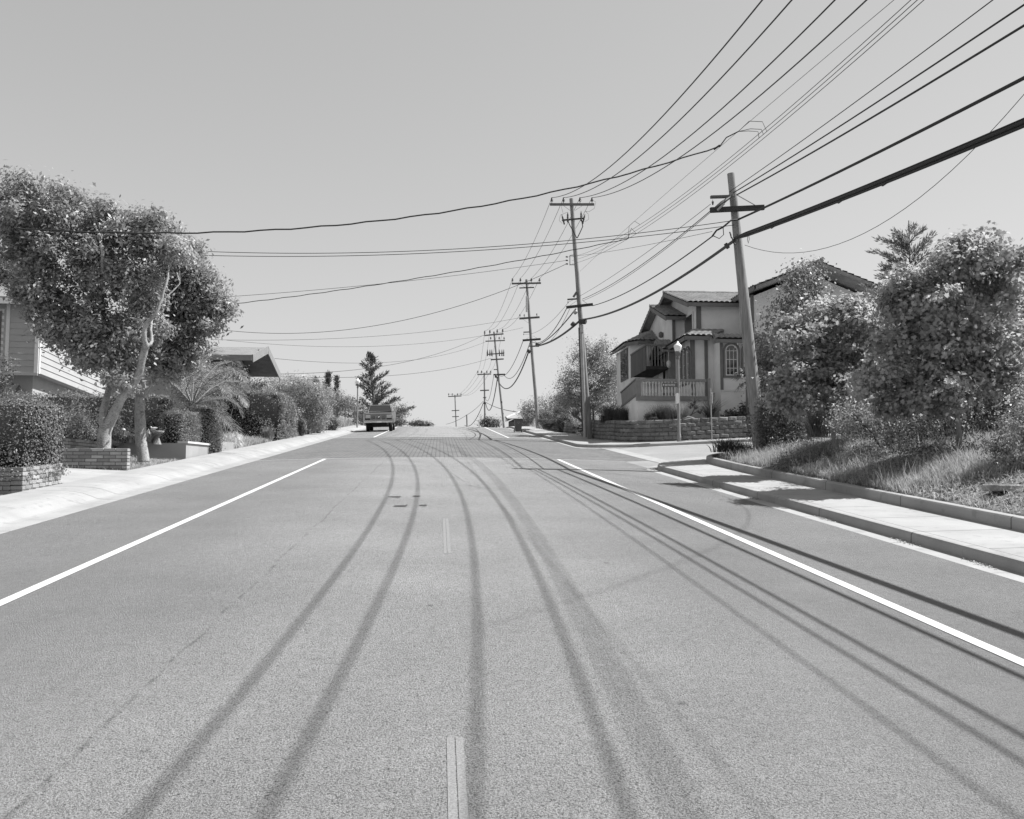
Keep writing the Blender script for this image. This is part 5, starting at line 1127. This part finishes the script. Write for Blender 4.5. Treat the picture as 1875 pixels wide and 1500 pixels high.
tuft('grass_mound', 'soft mounded grass on the retaining wall, nearest the tall pole', 1120, 774, 46.0, 1800, .85, .006, .55, M_grassd, .5, group=GO)
tuft('grass_mound', 'soft mounded grass on the retaining wall, below the stair rail', 1148, 774, 44.5, 1800, .80, .006, .55, M_grassd, .5, group=GO)
tuft('grass_mound', 'dark mounded grass on the wall just left of the street lamp', 1215, 770, 41.2, 1400, .72, .006, .6, M_grassd, .36, group=GO)
tuft('grass_mound', 'thin brownish grass tuft on the wall behind the street lamp', 1245, 769, 41.3, 900, .75, .005, .5, M_grass, .3, group=GO)
tuft('spiky_plant', 'dark yucca-like plant with long stiff blades behind the thin sign post', 1300, 768, 41.2, 150, .95, .022, .75, M_darkleaf, .12); tuft('spiky_plant', 'pale spiky agave on the left end of the retaining wall', 1053, 764, 49.5, 60, .62, .035, .9, M_agave, .1)
tuft('tussock', 'pale grass tussock at the foot of the big rounded hedge', 492, 806, 42.6, 420, .62, .009, .35, M_agave, .14)
GF = 'strap-leaved clumps on the right bank'
tuft('strap_plant', 'strap-leaved clump left of the nearer maple trunk', 1495, 800, 21.8, 260, .72, .011, .5, M_agave, .2, group=GF); tuft('strap_plant', 'taller strap-leaved clump right of the nearer maple trunk', 1555, 795, 22.0, 320, .85, .011, .5, M_agave, .24, group=GF)
tuft('strap_plant', 'low strap-leaved clump in the corner bed beside the curved kerb', 1358, 838, 26.6, 420, .5, .012, .8, M_grassd, .4, group=GF); tuft('strap_plant', 'second low strap-leaved clump at the tip of the corner bed', 1330, 828, 26.9, 300, .42, .012, .8, M_grassd, .3, group=GF)
tuft('succulent', 'pale succulent rosette left of the second trunk, above the grey wall', 240, 811, 28.4, 90, .36, .03, .9, M_agave, .14); tuft('succulent', 'pale succulent rosette right of the second trunk, above the grey wall', 274, 811, 28.4, 90, .42, .03, .9, M_agave, .14)
# aloe with a leaning stem on the retaining wall
c = at(1262, 768, 41.1); root = thing('aloe_plant', tuple(c), 'leggy aloe with stacked rosettes and a bowed bare stem, right of the street lamp', 'plant')
b = MB(); b.tube([at(1255, 766, 41.1), at(1268, 758, 41.1), at(1276, 754, 41.1), at(1283, 758, 41.1)], [.03, .028, .025, .02], 7); b.tube([c, at(1271, 750, 41.1), at(1272, 737, 41.1)], [.03, .025, .02], 7); b.build('stem', M_bark, root)
parts = []
for (x, y, n) in ((1272, 738, 34), (1268, 744, 34), (1274, 750, 30), (1282, 758, 20), (1264, 749, 16)):
    cc = np.array(at(x, y, 41.1)); parts.append(blades(n, lambda k, cc=cc: np.tile(cc, (k, 1)), .24, .022, 1.4, bend=.2))
V, Q = join(parts); npmesh('rosette', V, Q, M_darkleaf, root)

# ---------------------------------------------------------------- palms
def frond(b, pts, n, ll, sag=.35, w=.011, seed=0):
    """a feather leaf: rachis along pts, narrow leaflets hanging from both sides -> arrays"""
    rng = np.random.default_rng(seed); P = np.array(pts); t = np.linspace(.08, 1, n); seg = np.linspace(0, 1, len(P)); C = np.stack([np.interp(t, seg, P[:, k]) for k in range(3)], 1); D = unit(np.gradient(C, axis=0)); side = unit(np.cross(D, np.array((0, 0, 1.0)))); upv = np.cross(side, D)
    out = []
    for sg in (-1, 1):
        L = ll * (np.sin(np.pi * (t * .86 + .12)) ** .7)[:, None] * rng.uniform(.8, 1.1, (n, 1)); dirn = unit(side * sg * 1.0 + D * .75 + upv * .35 + rng.normal(size=(n, 3)) * .10)
        M_ = C + dirn * L * .55; E = C + dirn * L + np.array((0, 0, -1.0)) * L * sag; s = unit(np.cross(dirn, upv)) * w
        V = np.stack([C - s * .6, C + s * .6, M_ + s, M_ - s, E + s * .1, E - s * .1], 1).reshape(-1, 3); i = np.arange(n)[:, None] * 6; out.append((V, np.concatenate([i + np.array((0, 1, 2, 3)), i + np.array((3, 2, 4, 5))])))
    bb = MB(); bb.tube([Vector(p) for p in P], [.022 * (1 - .8 * i / (len(P) - 1)) for i in range(len(P))], 5)
    out.append((np.array([tuple(v) for v in bb.v]), np.array([f for f in bb.f if len(f) == 4]))); return join(out)
pc = at(352, 742, 33.5); root = thing('feather_palm', (pc.x, pc.y, float(T(pc.x, pc.y))), 'feather palm with arching fronds between the hedges', 'palm')
b = MB(); b.tube([Vector((pc.x, pc.y, float(T(pc.x, pc.y)) - .2)), pc], [.28, .24], 10); b.build('trunk', M_bark, root)
def spl(px): return [tuple(at(*p)) for p in px]
FR = [[(352, 735, 33.5), (340, 690, 33), (362, 660, 32.4), (390, 648, 32), (418, 652, 31.7)], [(356, 735, 33.5), (378, 700, 33), (402, 684, 32.5), (427, 677, 32), (440, 684, 31.8), (450, 700, 31.6)],
      [(358, 738, 33.5), (384, 722, 33), (408, 712, 32.6), (428, 712, 32.2), (442, 727, 32), (449, 745, 31.9)], [(360, 745, 33.5), (390, 752, 33), (412, 768, 32.6), (430, 788, 32.3), (440, 818, 32.1)],
      [(350, 735, 33.5), (330, 690, 33.8), (318, 660, 34), (300, 645, 34.4)], [(350, 738, 33.5), (325, 710, 33.4), (300, 695, 33.3), (280, 700, 33.2)], [(352, 735, 33.6), (355, 690, 34.5), (372, 655, 35.5), (392, 640, 36.4), (410, 645, 37)],
      [(354, 735, 33.6), (372, 695, 34.6), (398, 668, 35.6), (425, 662, 36.4), (442, 672, 36.8)], [(357, 738, 33.5), (385, 712, 34.2), (412, 698, 35), (440, 700, 35.6), (455, 718, 36)], [(358, 740, 33.5), (388, 732, 33.6), (414, 730, 33.7), (434, 742, 33.8), (444, 764, 33.9)],
      [(350, 740, 33.5), (340, 715, 32.4), (350, 690, 31.4), (372, 676, 30.6), (392, 684, 30.2)], [(352, 740, 33.5), (362, 712, 32.5), (384, 700, 31.8), (408, 706, 31.3), (420, 726, 31.0)], [(356, 742, 33.5), (374, 730, 32.8), (396, 734, 32.3), (410, 750, 32.0)], [(350, 738, 33.6), (334, 700, 35), (330, 670, 36), (345, 645, 37)], [(358, 744, 33.5), (382, 746, 34.2), (405, 758, 34.8), (420, 780, 35.2)]]
for i, f in enumerate(FR): V, Q = frond(None, spl(f), 46, .50, seed=i); npmesh('frond', V, Q, M_frond, root)
fc = at(1372, 695, 41.2); root = thing('fan_palm', (fc.x, fc.y, float(T(fc.x, 41.2))), 'fan palm with shaggy fans in front of the arched windows', 'palm')
b = MB(); b.tube([Vector((fc.x, fc.y, float(T(fc.x, 41.2)) - .2)), fc], [.2, .16], 9); b.build('trunk', M_bark, root)
q = random.Random(8)
for i in range(17):
    a = q.uniform(0, 2 * math.pi); el = q.uniform(-.7, 1.1); d = Vector((math.cos(a) * math.cos(el), math.sin(a) * math.cos(el) * .6, math.sin(el))); s_ = fc + d * .35; out = []
    side = d.cross(UP).normalized(); upv = side.cross(d); n = 22; th = np.linspace(-1.25, 1.25, n); Dn = np.array(d)[None] * np.cos(th)[:, None] + np.array(side)[None] * np.sin(th)[:, None]
    L = .62 * (1 - .15 * np.abs(th))[:, None]; B_ = np.tile(np.array(s_), (n, 1)); E = B_ + Dn * L + np.array((0, 0, -.16)) * RNG.uniform(.5, 1.4, (n, 1)); M_ = B_ + Dn * L * .6; sd = unit(np.cross(Dn, np.array(upv))) * .018
    V = np.stack([B_ - sd * .5, B_ + sd * .5, M_ + sd, M_ - sd, E + sd * .1, E - sd * .1], 1).reshape(-1, 3); k = np.arange(n)[:, None] * 6
    V2, Q2 = V, np.concatenate([k + np.array((0, 1, 2, 3)), k + np.array((3, 2, 4, 5))]); bb = MB(); bb.tube([fc, s_], .015, 4, False); V2, Q2 = join([(V2, Q2), (np.array([tuple(v) for v in bb.v]), np.array(bb.f))]); npmesh('fan_leaf', V2, Q2, M_frond, root)

# ---------------------------------------------------------------- conifers
def conifer(name, label, foot, top, Y, half, nb, m, sweep_=(0, 0), droop=.0, size=.22, gap=.12, lift=.25, group=None, tr=.16, low=.1, ex=.75, hi=1.0):
    t = at(*top, Y); f = at(*foot, Y); f.z = min(f.z, float(T(f.x, Y))); root = thing(name, tuple(f), label, 'tree', group); h = t.z - f.z; b = MB()
    b.tube([f, f.lerp(t, .5) + Vector((.05, 0, 0)), t], [tr, tr * .55, .015], 8); q = random.Random(int(h * 100)); rng = np.random.default_rng(int(h * 10)); CL, NL = [], []
    for i in range(nb):
        v = low + (hi - low) * (i + q.random()) / nb; p = f.lerp(t, v); a = q.uniform(0, 2 * math.pi); R_ = half * (1 - v) ** ex * q.uniform(.55, 1.1) + .12
        d = Vector((math.cos(a) + sweep_[0], math.sin(a) + sweep_[1], lift + .6 * v)); d.normalize(); e = p + d * R_ + Vector((0, 0, -droop * R_)); m_ = p.lerp(e, .5) + Vector((0, 0, .06 * R_)); b.tube([p, m_, e], [.03 * (1 - v) + .012, .015, .005], 5, False)
        k = max(3, int(R_ / gap)); s = np.linspace(.18, 1.05, k)[:, None]; pts = np.array(p) * (1 - s) ** 2 + 2 * np.array(m_) * s * (1 - s) + np.array(e) * s ** 2; CL.append(pts); NL.append(np.tile(np.array(d), (k, 1)))
    b.build('trunk', M_bark, root); CC, DD = np.concatenate(CL), np.concatenate(NL); per = 14; n = len(CC); k = rng.normal(size=(n, per, 3)) * np.array((.6, .6, .35)) * size; C = (CC[:, None] + k).reshape(-1, 3); D = unit((DD[:, None] * 1.0 + unit(k) * .7).reshape(-1, 3)); D[:, 2] += .15
    s = unit(np.cross(D, rng.normal(size=D.shape))) * size * .16; L = size * rng.uniform(.7, 1.4, (len(C), 1)); V = np.stack([C - D * L * .4, C + s, C + D * L * .7, C - s], 1).reshape(-1, 3); npmesh('crown', V, np.arange(len(V)).reshape(-1, 4), m, root); return root
GC = 'wind-swept cypresses on the crest'
conifer('cypress_tree', 'tall tiered cypress rising behind the parked truck', (693, 800), (676, 648), 125., 6.6, 62, M_pine, (-.10, 0), -.10, .34, .26, .12, GC, .3, .04, .95)
conifer('cypress_tree', 'thick small cypress with upswept tips, left of the lamp on the crest', (603, 790), (602, 684), 104., 1.5, 44, M_pine, (-.75, 0), -.1, .24, .22, .9, GC, .14, .3, .9)
conifer('cypress_tree', 'thinner small cypress with upswept tips beside the lamp on the crest', (617, 790), (617, 690), 106., 1.0, 36, M_pine, (-.7, 0), -.1, .22, .22, .9, GC, .12, .3, .9); conifer('cypress_tree', 'slight pale cypress tip left of the two small cypresses', (580, 790), (578, 694), 112., 1.4, 36, M_pine, (-.4, 0), -.1, .26, .24, .9, GC, .15)
shrub('cypress_bush', 'spreading low cypress boughs right of the parked truck', [bl(*q_, 112., 2.0) for q_ in ((715, 755, 22, 14), (728, 770, 14, 12), (700, 765, 20, 16), (738, 752, 10, 5))], 130, 40, .42, .22, M_pine, aspect=.3)
conifer('deodar_tree', 'feathery conifer with a bare leader above the larger maple', (1668, 800), (1664, 404), 26.8, 1.9, 52, M_shrub, (-.35, -.1), .06, .11, .08, .14, None, .10, .35, .42, .93)
d_ = shrub('distant_trees', None, [bl(765, 776, 14, 4, 300), bl(780, 777, 10, 4, 310)], 60, 30, .5, .5, M_darkleaf, cat=None, stems=False)
tag(d_, kind='stuff')
# ================================================================ truck, bins, lamps, signs and small things
M_paint = grey('truck paint', .055, .35, .5, .08, 2., .04, 50); M_chrome = grey('chrome', .62, .18, .5, .05, metal=.9); M_rubber = grey('tyre rubber', .018, .85, .2, .1); M_lens = grey('headlamp glass', .45, .15, .6, .05)
M_binp = grey('bin plastic', .10, .6, .3, .08); M_globe = grey('opal glass globe', .82, .25, .5, .02); M_postp = grey('lamp post paint', .22, .6, .35, .12, 3.); M_signd = grey('dark sign face', .10, .5, .4, .05); M_signw = grey('white sign face', .75, .5, .4, .04)
class Loc:
    """local frame for a thing standing on a slope"""
    def __init__(s, base, ax, ay): s.o = Vector(base); s.x = Vector(ax).normalized(); s.y = Vector(ay).normalized(); s.z = s.x.cross(s.y).normalized()
    def map(s, b): b.v = [s.o + s.x * p.x + s.y * p.y + s.z * p.z for p in b.v]; return b
TX, TY = -4.28, 66.4
tb = Vector((TX, TY, float(RZ(TX, TY)))); LT = Loc(tb, (1, 0, .027), (0, 1, SL))
truck = empty('pickup_truck', tuple(tb), 'dark old pickup truck parked facing downhill at the left kerb near the crest', 'pickup truck')
def tp(b, name, m, par=None, bevel=0): return LT.map(b).build(name, m, par or truck, bevel=bevel)
b = MB(); prof = [(-.80, .60), (-.84, .78), (-.84, 1.12), (-.78, 1.24), (-.62, 1.29), (.80, 1.36), (4.45, 1.36), (4.45, .62), (3.75, .62), (3.6, .85), (3.05, .85), (2.9, .60), (.62, .55), (.48, .86), (-.42, .86), (-.55, .60)]
b.prism([Vector((-.97, y, z)) for y, z in prof], (1.94, 0, 0)); tp(b, 'body', M_paint, bevel=.05)
b = MB(); lo = [(-.90, .72), (.90, .72), (.90, 2.62), (-.90, 2.62)]; hi = [(-.74, 1.28), (.74, 1.28), (.74, 2.45), (-.74, 2.45)]
b.add([Vector((x, y, 1.30)) for x, y in lo] + [Vector((x, y, 1.90)) for x, y in hi], [(3, 2, 1, 0), (4, 5, 6, 7), (0, 1, 5, 4), (1, 2, 6, 5), (2, 3, 7, 6), (3, 0, 4, 7)]); cab = tp(b, 'cab', M_paint, bevel=.05)
def lerp4(a, c, u): return Vector(a).lerp(Vector(c), u)
b = MB(); A0, A1, A2, A3 = Vector((-.84, .80, 1.385)), Vector((.84, .80, 1.385)), Vector((.70, 1.215, 1.83)), Vector((-.70, 1.215, 1.83)); off = Vector((0, -.025, .02)); b.add([p + off for p in (A0, A1, A2, A3)], [(0, 1, 2, 3)]); tp(b, 'windscreen', M_glass, cab)
b = MB(); b.tube([p + off * 1.4 for p in (A0, A3, A2, A1, A0)], .022, 6); tp(b, 'windscreen_trim', M_chrome, cab)
for sx in (-1, 1):
    b = MB(); b.add([Vector((sx * (.905 if z < 1.6 else .785), y, z)) for y, z in ((.95, 1.42), (2.45, 1.42), (2.32, 1.82), (1.36, 1.82))], [(0, 1, 2, 3) if sx > 0 else (3, 2, 1, 0)]); tp(b, 'side_window', M_glass, cab)
    b = MB(); b.box((sx * 1.10, .85, 1.48), (.22, .08, .2)); b.tube([Vector((sx * .92, .9, 1.4)), Vector((sx * 1.05, .86, 1.42))], .015, 5); tp(b, 'wing_mirror', M_chrome, bevel=.02)
    b = MB(); b.box((sx * .74, -.85, 1.06), (.34, .03, .20)); tp(b, 'headlight', M_lens, bevel=.012)
    b = MB(); b.box((sx * .74, -.85, .88), (.34, .025, .10)); tp(b, 'turn_signal', M_dark, bevel=.01)
b = MB(); b.box((0, -.85, 1.0), (1.08, .02, .30)); gr = tp(b, 'grille', M_dark)
b = MB()
for z in (.88, .97, 1.06, 1.13): b.box((0, -.868, z), (1.08, .012, .018))
for x in (-.53, -.18, .18, .53): b.box((x, -.868, 1.0), (.022, .014, .30))
tp(b, 'grille_bar', M_chrome, gr)
b = MB(); b.lathe((0, -.86, 1.02), [(.06, 0), (.06, .03), (.03, .045)], 10, axis=(0, -1, .0)); tp(b, 'emblem', M_chrome, gr)
b = MB(); b.box((0, -.92, .70), (2.02, .16, .13)); tp(b, 'bumper', M_chrome, bevel=.03)
b = MB(); b.box((0, -.86, .81), (1.9, .03, .035)); tp(b, 'chrome_strip', M_chrome)
b = MB(); b.box((.05, -1.01, .70), (.31, .01, .13)); tp(b, 'number_plate', M_signw)
b = MB(); b.box((0, 0, .38), (1.5, .12, .12)); b.box((0, 1.5, .5), (1.0, 3.5, .12)); tp(b, 'axle', M_dark)
for sx in (-1, 1):
    for wy in (0.0, 3.33):
        b = MB(); w0 = sx * .68; b.lathe((w0, wy, .375), [(.20, 0), (.345, 0), (.375, .03), (.375, .21), (.345, .24), (.20, .24)], 22, axis=(sx, 0, 0)); ty = tp(b, 'wheel', M_rubber)
        b = MB(); b.lathe((sx * .90, wy, .375), [(.20, -.02), (.19, .0), (.10, .01), (.06, .04), (.03, .045)], 16, axis=(sx, 0, 0)); tp(b, 'rim', M_chrome, ty)
# wheeled bin
bx_, by_ = 5.62, 66.6; bb_ = Vector((bx_, by_, float(RZ(bx_, by_)) + .005)); LB = Loc(bb_, (1, 0, .0), (0, 1, SL))
bn = empty('wheeled_bin', tuple(bb_), 'dark wheeled rubbish bin standing on the road by the right kerb', 'bin')
b = MB(); lo = [(-.2, -.25), (.2, -.25), (.2, .22), (-.2, .22)]; hi = [(-.30, -.34), (.30, -.34), (.30, .36), (-.30, .36)]
b.add([Vector((x, y, .06)) for x, y in lo] + [Vector((x, y, .92)) for x, y in hi], [(3, 2, 1, 0), (4, 5, 6, 7), (0, 1, 5, 4), (1, 2, 6, 5), (2, 3, 7, 6), (3, 0, 4, 7)]); b.box((0, 0, .90), (.66, .74, .05)); LB.map(b).build('body', M_binp, bn, bevel=.02)
b = MB(); b.box((.0, .0, .965), (.68, .76, .05)); b.tube([Vector((-.25, .40, .93)), Vector((.25, .40, .93))], .02, 6); LB.map(b).build('lid', M_binp, bn, bevel=.02)
for sx in (-.27, .27): b = MB(); b.lathe((sx, .20, .12), [(.03, -.03), (.12, -.03), (.12, .03), (.03, .03)], 14, axis=(1, 0, 0)); LB.map(b).build('wheel', M_rubber, bn)
b = MB()
for i in range(3):
    a, c = R(90 + 120 * i + 18), R(90 + 120 * (i + 1) - 30); p0_, p1_ = (.07 * math.cos(a), .07 * math.sin(a)), (.07 * math.cos(c), .07 * math.sin(c)); b.beam((p0_[0], -.345, .72 + p0_[1]), (p1_[0], -.345, .72 + p1_[1]), .01, .028, up=(0, 1, 0))
LB.map(b).build('recycling_mark', M_signw, bn)

# street lamps
def lamp(base):
    root = empty('street_lamp', tuple(base)); b = MB()
    b.lathe(base - Vector((0, 0, .1)), [(.095, 0), (.095, .14), (.085, .4), (.07, .46), (.062, 1.2), (.052, 3.6), (.05, 3.72)], 14); b.build('post', M_postp, root)
    b = MB(); b.lathe(base + Vector((0, 0, 3.60)), [(.055, 0), (.09, .06), (.05, .12), (.10, .2), (.125, .28), (.135, .33), (.11, .36)], 14); b.build('collar', M_trimd, root)
    b = MB(); b.lathe(base + Vector((0, 0, 3.95)), [(.11, 0), (.135, .05), (.175, .20), (.178, .25), (.15, .29), (.09, .335), (.065, .37), (.05, .40), (.025, .425), (.02, .45), (.004, .46)], 18); b.build('globe', M_globe, root)
    return root
lx = at(1243.5, 815, 39.75); lz = float(ZB(lx.x, 39.75)) + .16; L1 = lamp(Vector((lx.x, 39.75, lz)))
tag(L1, 'street lamp with acorn globe and name blade before the block wall', 'street lamp', 'acorn-globe street lamps')
def dup(root, loc):
    r = root.copy(); col.objects.link(r); r.location = loc; ORG[r.name] = Vector(loc)
    for ch in list(root.children):
        c = ch.copy(); col.objects.link(c); c.parent = r
    return r
l2 = at(654, 781, 75.5); L2 = dup(L1, (l2.x, 75.5, float(T(l2.x, 75.5)) + .02)); tag(L2, 'farther street lamp with an acorn globe left of the parked truck', 'street lamp', 'acorn-globe street lamps')
def text(body, size, origin, xdir, ydir, m, name, par, depth=.004):
    cu_ = bpy.data.curves.new(name, 'FONT'); cu_.body = body; cu_.size = size; cu_.extrude = depth; cu_.align_x = 'LEFT'; o = bpy.data.objects.new(name + '_src', cu_); col.objects.link(o)
    dg = bpy.context.evaluated_depsgraph_get(); me = bpy.data.meshes.new_from_object(o.evaluated_get(dg)); bpy.data.objects.remove(o)
    X, Y = Vector(xdir).normalized(), Vector(ydir).normalized(); Z = X.cross(Y); M4 = Matrix(((X.x, Y.x, Z.x, origin[0]), (X.y, Y.y, Z.y, origin[1]), (X.z, Y.z, Z.z, origin[2]), (0, 0, 0, 1)))
    me.transform(Matrix.Translation(-ORG[par.name]) @ M4); me.materials.clear(); me.materials.append(m); me.name = name; return link(name, me, par, None)
z1_ = at(1228, 705, 39.7).z; x0_, x1_ = at(1212.5, 705, 39.7).x, at(1239.5, 705, 39.7).x
b = MB(); b.box(((x0_ + x1_) / 2, 39.7, z1_), (x1_ - x0_, .02, .155)); sg = b.build('street_name_blade', M_signd, L1)
b = MB(); b.beam((x0_ - .01, 39.7, z1_ + .085), (x1_ + .06, 39.7, z1_ + .085), .025, .012); b.beam((x0_ - .01, 39.7, z1_ - .085), (x1_ + .06, 39.7, z1_ - .085), .025, .012); b.build('blade_frame', M_trimd, sg)
text('ESTATES', .118, (x0_ + .115, 39.686, z1_ - .042), (1, 0, 0), (0, 0, 1), M_signw, 'blade_lettering', sg)
b = MB(); b.prism([Vector((x0_ + .03, 39.689, z1_)), Vector((x0_ + .06, 39.689, z1_ - .035)), Vector((x0_ + .09, 39.689, z1_)), Vector((x0_ + .06, 39.689, z1_ + .035))], (0, -.004, 0)); b.build('blade_emblem', M_signw, sg)
pa, pb = at(1239.2, 721, 39.65), at(1239.8, 739, 39.65); b = MB(); b.box((pa.x - .0, 39.62, (pa.z + pb.z) / 2), (.10, .16, pa.z - pb.z)); b.build('side_plate', M_signw, L1, bevel=.008)
# thin sign post
px_ = at(1303.5, 811, 39.9); gz_ = float(ZB(px_.x, 39.9)) + .15; tz_ = at(1303, 711, 39.9).z; sp_ = empty('sign_post', (px_.x, 39.9, gz_), 'thin steel sign post turned edge-on in front of the block wall, right of the lamp', 'sign post')
b = MB(); b.tube([Vector((px_.x, 39.9, gz_ - .1)), Vector((px_.x - .02, 39.9, tz_))], .028, 8); b.build('post', M_steel, sp_)
za_, zb_2 = at(1304, 719, 39.9).z, at(1304, 739, 39.9).z; b = MB(); b.box((px_.x + .035, 39.95, (za_ + zb_2) / 2), (.012, .30, za_ - zb_2)); b.build('sign_plate', M_signw, sp_, bevel=.004)
b = MB(); b.box((px_.x + .13, 40.0, za_ - .1), (.15, .012, .2)); b.build('small_plate', M_signd, sp_)
# chain-link fence
F0, F1 = Vector((at(598, 770, 86).x, 86.0, 0)), Vector((at(666, 770, 86).x, 86.0, 0)); gF = float(T(-8.5, 86)); fz0, fz1 = gF + .03, at(640, 745, 86).z
fn_ = empty('chain_link_fence', (F1.x, 86, gF), 'pale chain-link fence with a gate frame beside the lamp at the crest', 'fence'); nP = 4
for i in range(nP + 1):
    x = F0.x + (F1.x - F0.x) * i / nP; b = MB(); b.tube([Vector((x, 86, gF - .3)), Vector((x, 86, fz1 + .03))], .045, 8); b.build('fence_post', M_steel, fn_)
b = MB(); b.tube([Vector((F0.x, 86, fz1)), Vector((F1.x, 86, fz1))], .035, 6); b.tube([Vector((F0.x, 86, gF + 1.0)), Vector((F1.x, 86, gF + 1.0))], .03, 6); b.build('fence_rail', M_steel, fn_)
b = MB(); hgt = fz1 - fz0; x = F0.x - hgt
while x < F1.x:
    for s in (1, -1):
        xa, xb_ = (x, x + hgt); za2, zb2 = (fz0, fz1) if s > 0 else (fz1, fz0)
        if xa < F0.x: za2 += (zb2 - za2) * (F0.x - xa) / hgt; xa = F0.x
        if xb_ > F1.x: zb2 = za2 + (zb2 - za2) * (F1.x - xa) / (xb_ - xa); xb_ = F1.x
        if xb_ - xa > .02: b.tube([Vector((xa, 86, za2)), Vector((xb_, 86, zb2))], .007, 3, False)
    x += .095
b.build('wire_mesh', M_steel, fn_)
# garden bits on the left
g_ = at(226, 809, 28.35); pl_ = empty('path_light', tuple(g_), 'small mushroom-capped garden light between the two pale trunks', 'garden light')
b = MB(); b.tube([g_ - UP * .1, at(226, 788, 28.35)], .016, 6); b.build('stake', M_trimd, pl_)
b = MB(); c_ = at(226, 788.5, 28.35); b.lathe(c_, [(.03, -.02), (.085, .0), (.06, .04), (.02, .07)], 12); b.build('shade', M_steel, pl_)
g_ = at(287, 811, 28.4); bbth = empty('bird_bath', tuple(g_), 'dark pedestal bird bath with a pale bird in front of the cube hedge', 'bird bath')
b = MB(); h_ = at(285, 789, 28.4).z - g_.z; b.lathe(g_ - UP * .05, [(.14, 0), (.11, .08), (.07, .2), (.06, h_ * .8), (.18, h_ * .95), (.21, h_ + .05), (.17, h_ + .04), (.02, h_)], 14); b.build('basin', M_rail, bbth)
bc = at(282, 785, 28.3); bd_ = empty('bird_ornament', tuple(bc), 'tiny pale bird figure perched on the bird bath', 'ornament')
b = MB(); b.lathe(bc + Vector((-.06, 0, -.01)), [(.005, -.05), (.03, 0), (.045, .05), (.035, .1), (.012, .16)], 9, axis=(1, 0, .25)); b.build('body', M_balu, bd_)
b = MB(); b.lathe(bc + Vector((-.08, 0, .03)), [(.005, -.03), (.028, -.01), (.028, .02), (.005, .04)], 8, axis=(-.6, 0, .8)); b.tube([bc + Vector((-.10, 0, .04)), bc + Vector((-.13, 0, .035))], [.009, .002], 5); b.build('head', M_balu, bd_)
M_rock = grey('garden rock', .24, .95, .15, .35, 4., .25, 30., .6); M_rockd = grey('dark rock', .07, .95, .15, .3, 4., .25, 30., .6)
def rock(label, c, r, m, seed, group='garden rocks on the retaining wall'):
    rng = np.random.default_rng(seed); n, k = 9, 14; b = MB(); P = []
    for i in range(n + 1):
        th_ = math.pi * i / n; row = []
        for j in range(k + 1):
            a = 2 * math.pi * (j % k) / k; d = Vector((math.sin(th_) * math.cos(a), math.sin(th_) * math.sin(a), math.cos(th_))); q = 1 + .16 * math.sin(3 * d.x + seed) + .13 * math.sin(5 * d.y + 2 * seed) + .1 * math.sin(7 * d.z + d.x * 4 + seed)
            row.append(Vector(c) + Vector((d.x * r[0], d.y * r[1], d.z * r[2])) * q)
        P.append(row)
    b.grid(P[::-1], False); return tag(b.build('rock', m, None, loc=tuple(c)), label, 'rock', group)
rock('long pale rock on the retaining wall, right of the street lamp', at(1262, 769, 40.9), (.34, .2, .14), M_rock, 2); rock('dark rock lying on the retaining wall, left of the lamp post', at(1196, 768, 40.9), (.2, .18, .14), M_rockd, 5, None); rock('smaller pale rock close to the right of the long one on the wall', at(1282, 771, 40.8), (.16, .14, .09), M_rock, 9)
rock('pale boulder between the trunks above the grey garden wall', at(205, 809, 28.5), (.24, .2, .14), M_rock, 4, None)
# stone edging in the bed at the right edge
e0 = on(1812, 922, T); b = MB(); b.box((e0.x + 1.0, e0.y + .35, float(T(e0.x + .8, e0.y + .3)) - .10), (1.7, .35, .10), Matrix.Rotation(R(8), 3, 'Z')); tag(b.build('stone_slab', M_rock, None, loc=tuple(e0), bevel=.02), 'flat stone slab set into the bank at the right edge', 'stone slab')
# fallen leaves and chips
def litter(n, f, size, m, name):
    C = f(n); C[:, 2] += size * .3; N_ = RNG.normal(size=(n, 3)) * .45; N_[:, 2] = 1; V, Q = leaves(C, N_, size, .6, fold=.4); return tag(npmesh(name, V, Q, m), kind='stuff')
M_dead = leafmat('fallen dry leaf', .26, .5, .8, .15, .1)
litter(5200, lambda n: np.concatenate([patch(7.86, 11, 8, 15.5)(n // 2), patch(8.0, 11.5, 23.5, 27.8)(n - n // 2)]), .06, M_dead, 'fallen_leaves')
litter(3000, patch(7.86, 10.8, 14, 24), .07, M_dead, 'fallen_leaves')
def gut(n):
    c = np.array([(6.17, y) for y in (10.2, 12.1, 14.6, 18.0, 20.4)])[RNG.integers(0, 5, n)]; X = c[:, 0] + RNG.normal(size=n) * .03; Y = c[:, 1] + RNG.normal(size=n) * .18; return np.stack([X, Y, ZB(X, Y) + .012], 1)
litter(260, gut, .035, M_leaf, 'gutter_leaves')
litter(240, lambda n: (lambda X, Y: np.stack([X, Y, ZB(X, Y) + .16], 1))(6.3 + RNG.normal(size=n) * .22, 68.5 + RNG.normal(size=n) * .7), .13, M_darkleaf, 'leaf_pile')
litter(420, patch(8.4, 15, 40.45, 41.0, T, .02), .11, M_rock, 'pale_gravel')
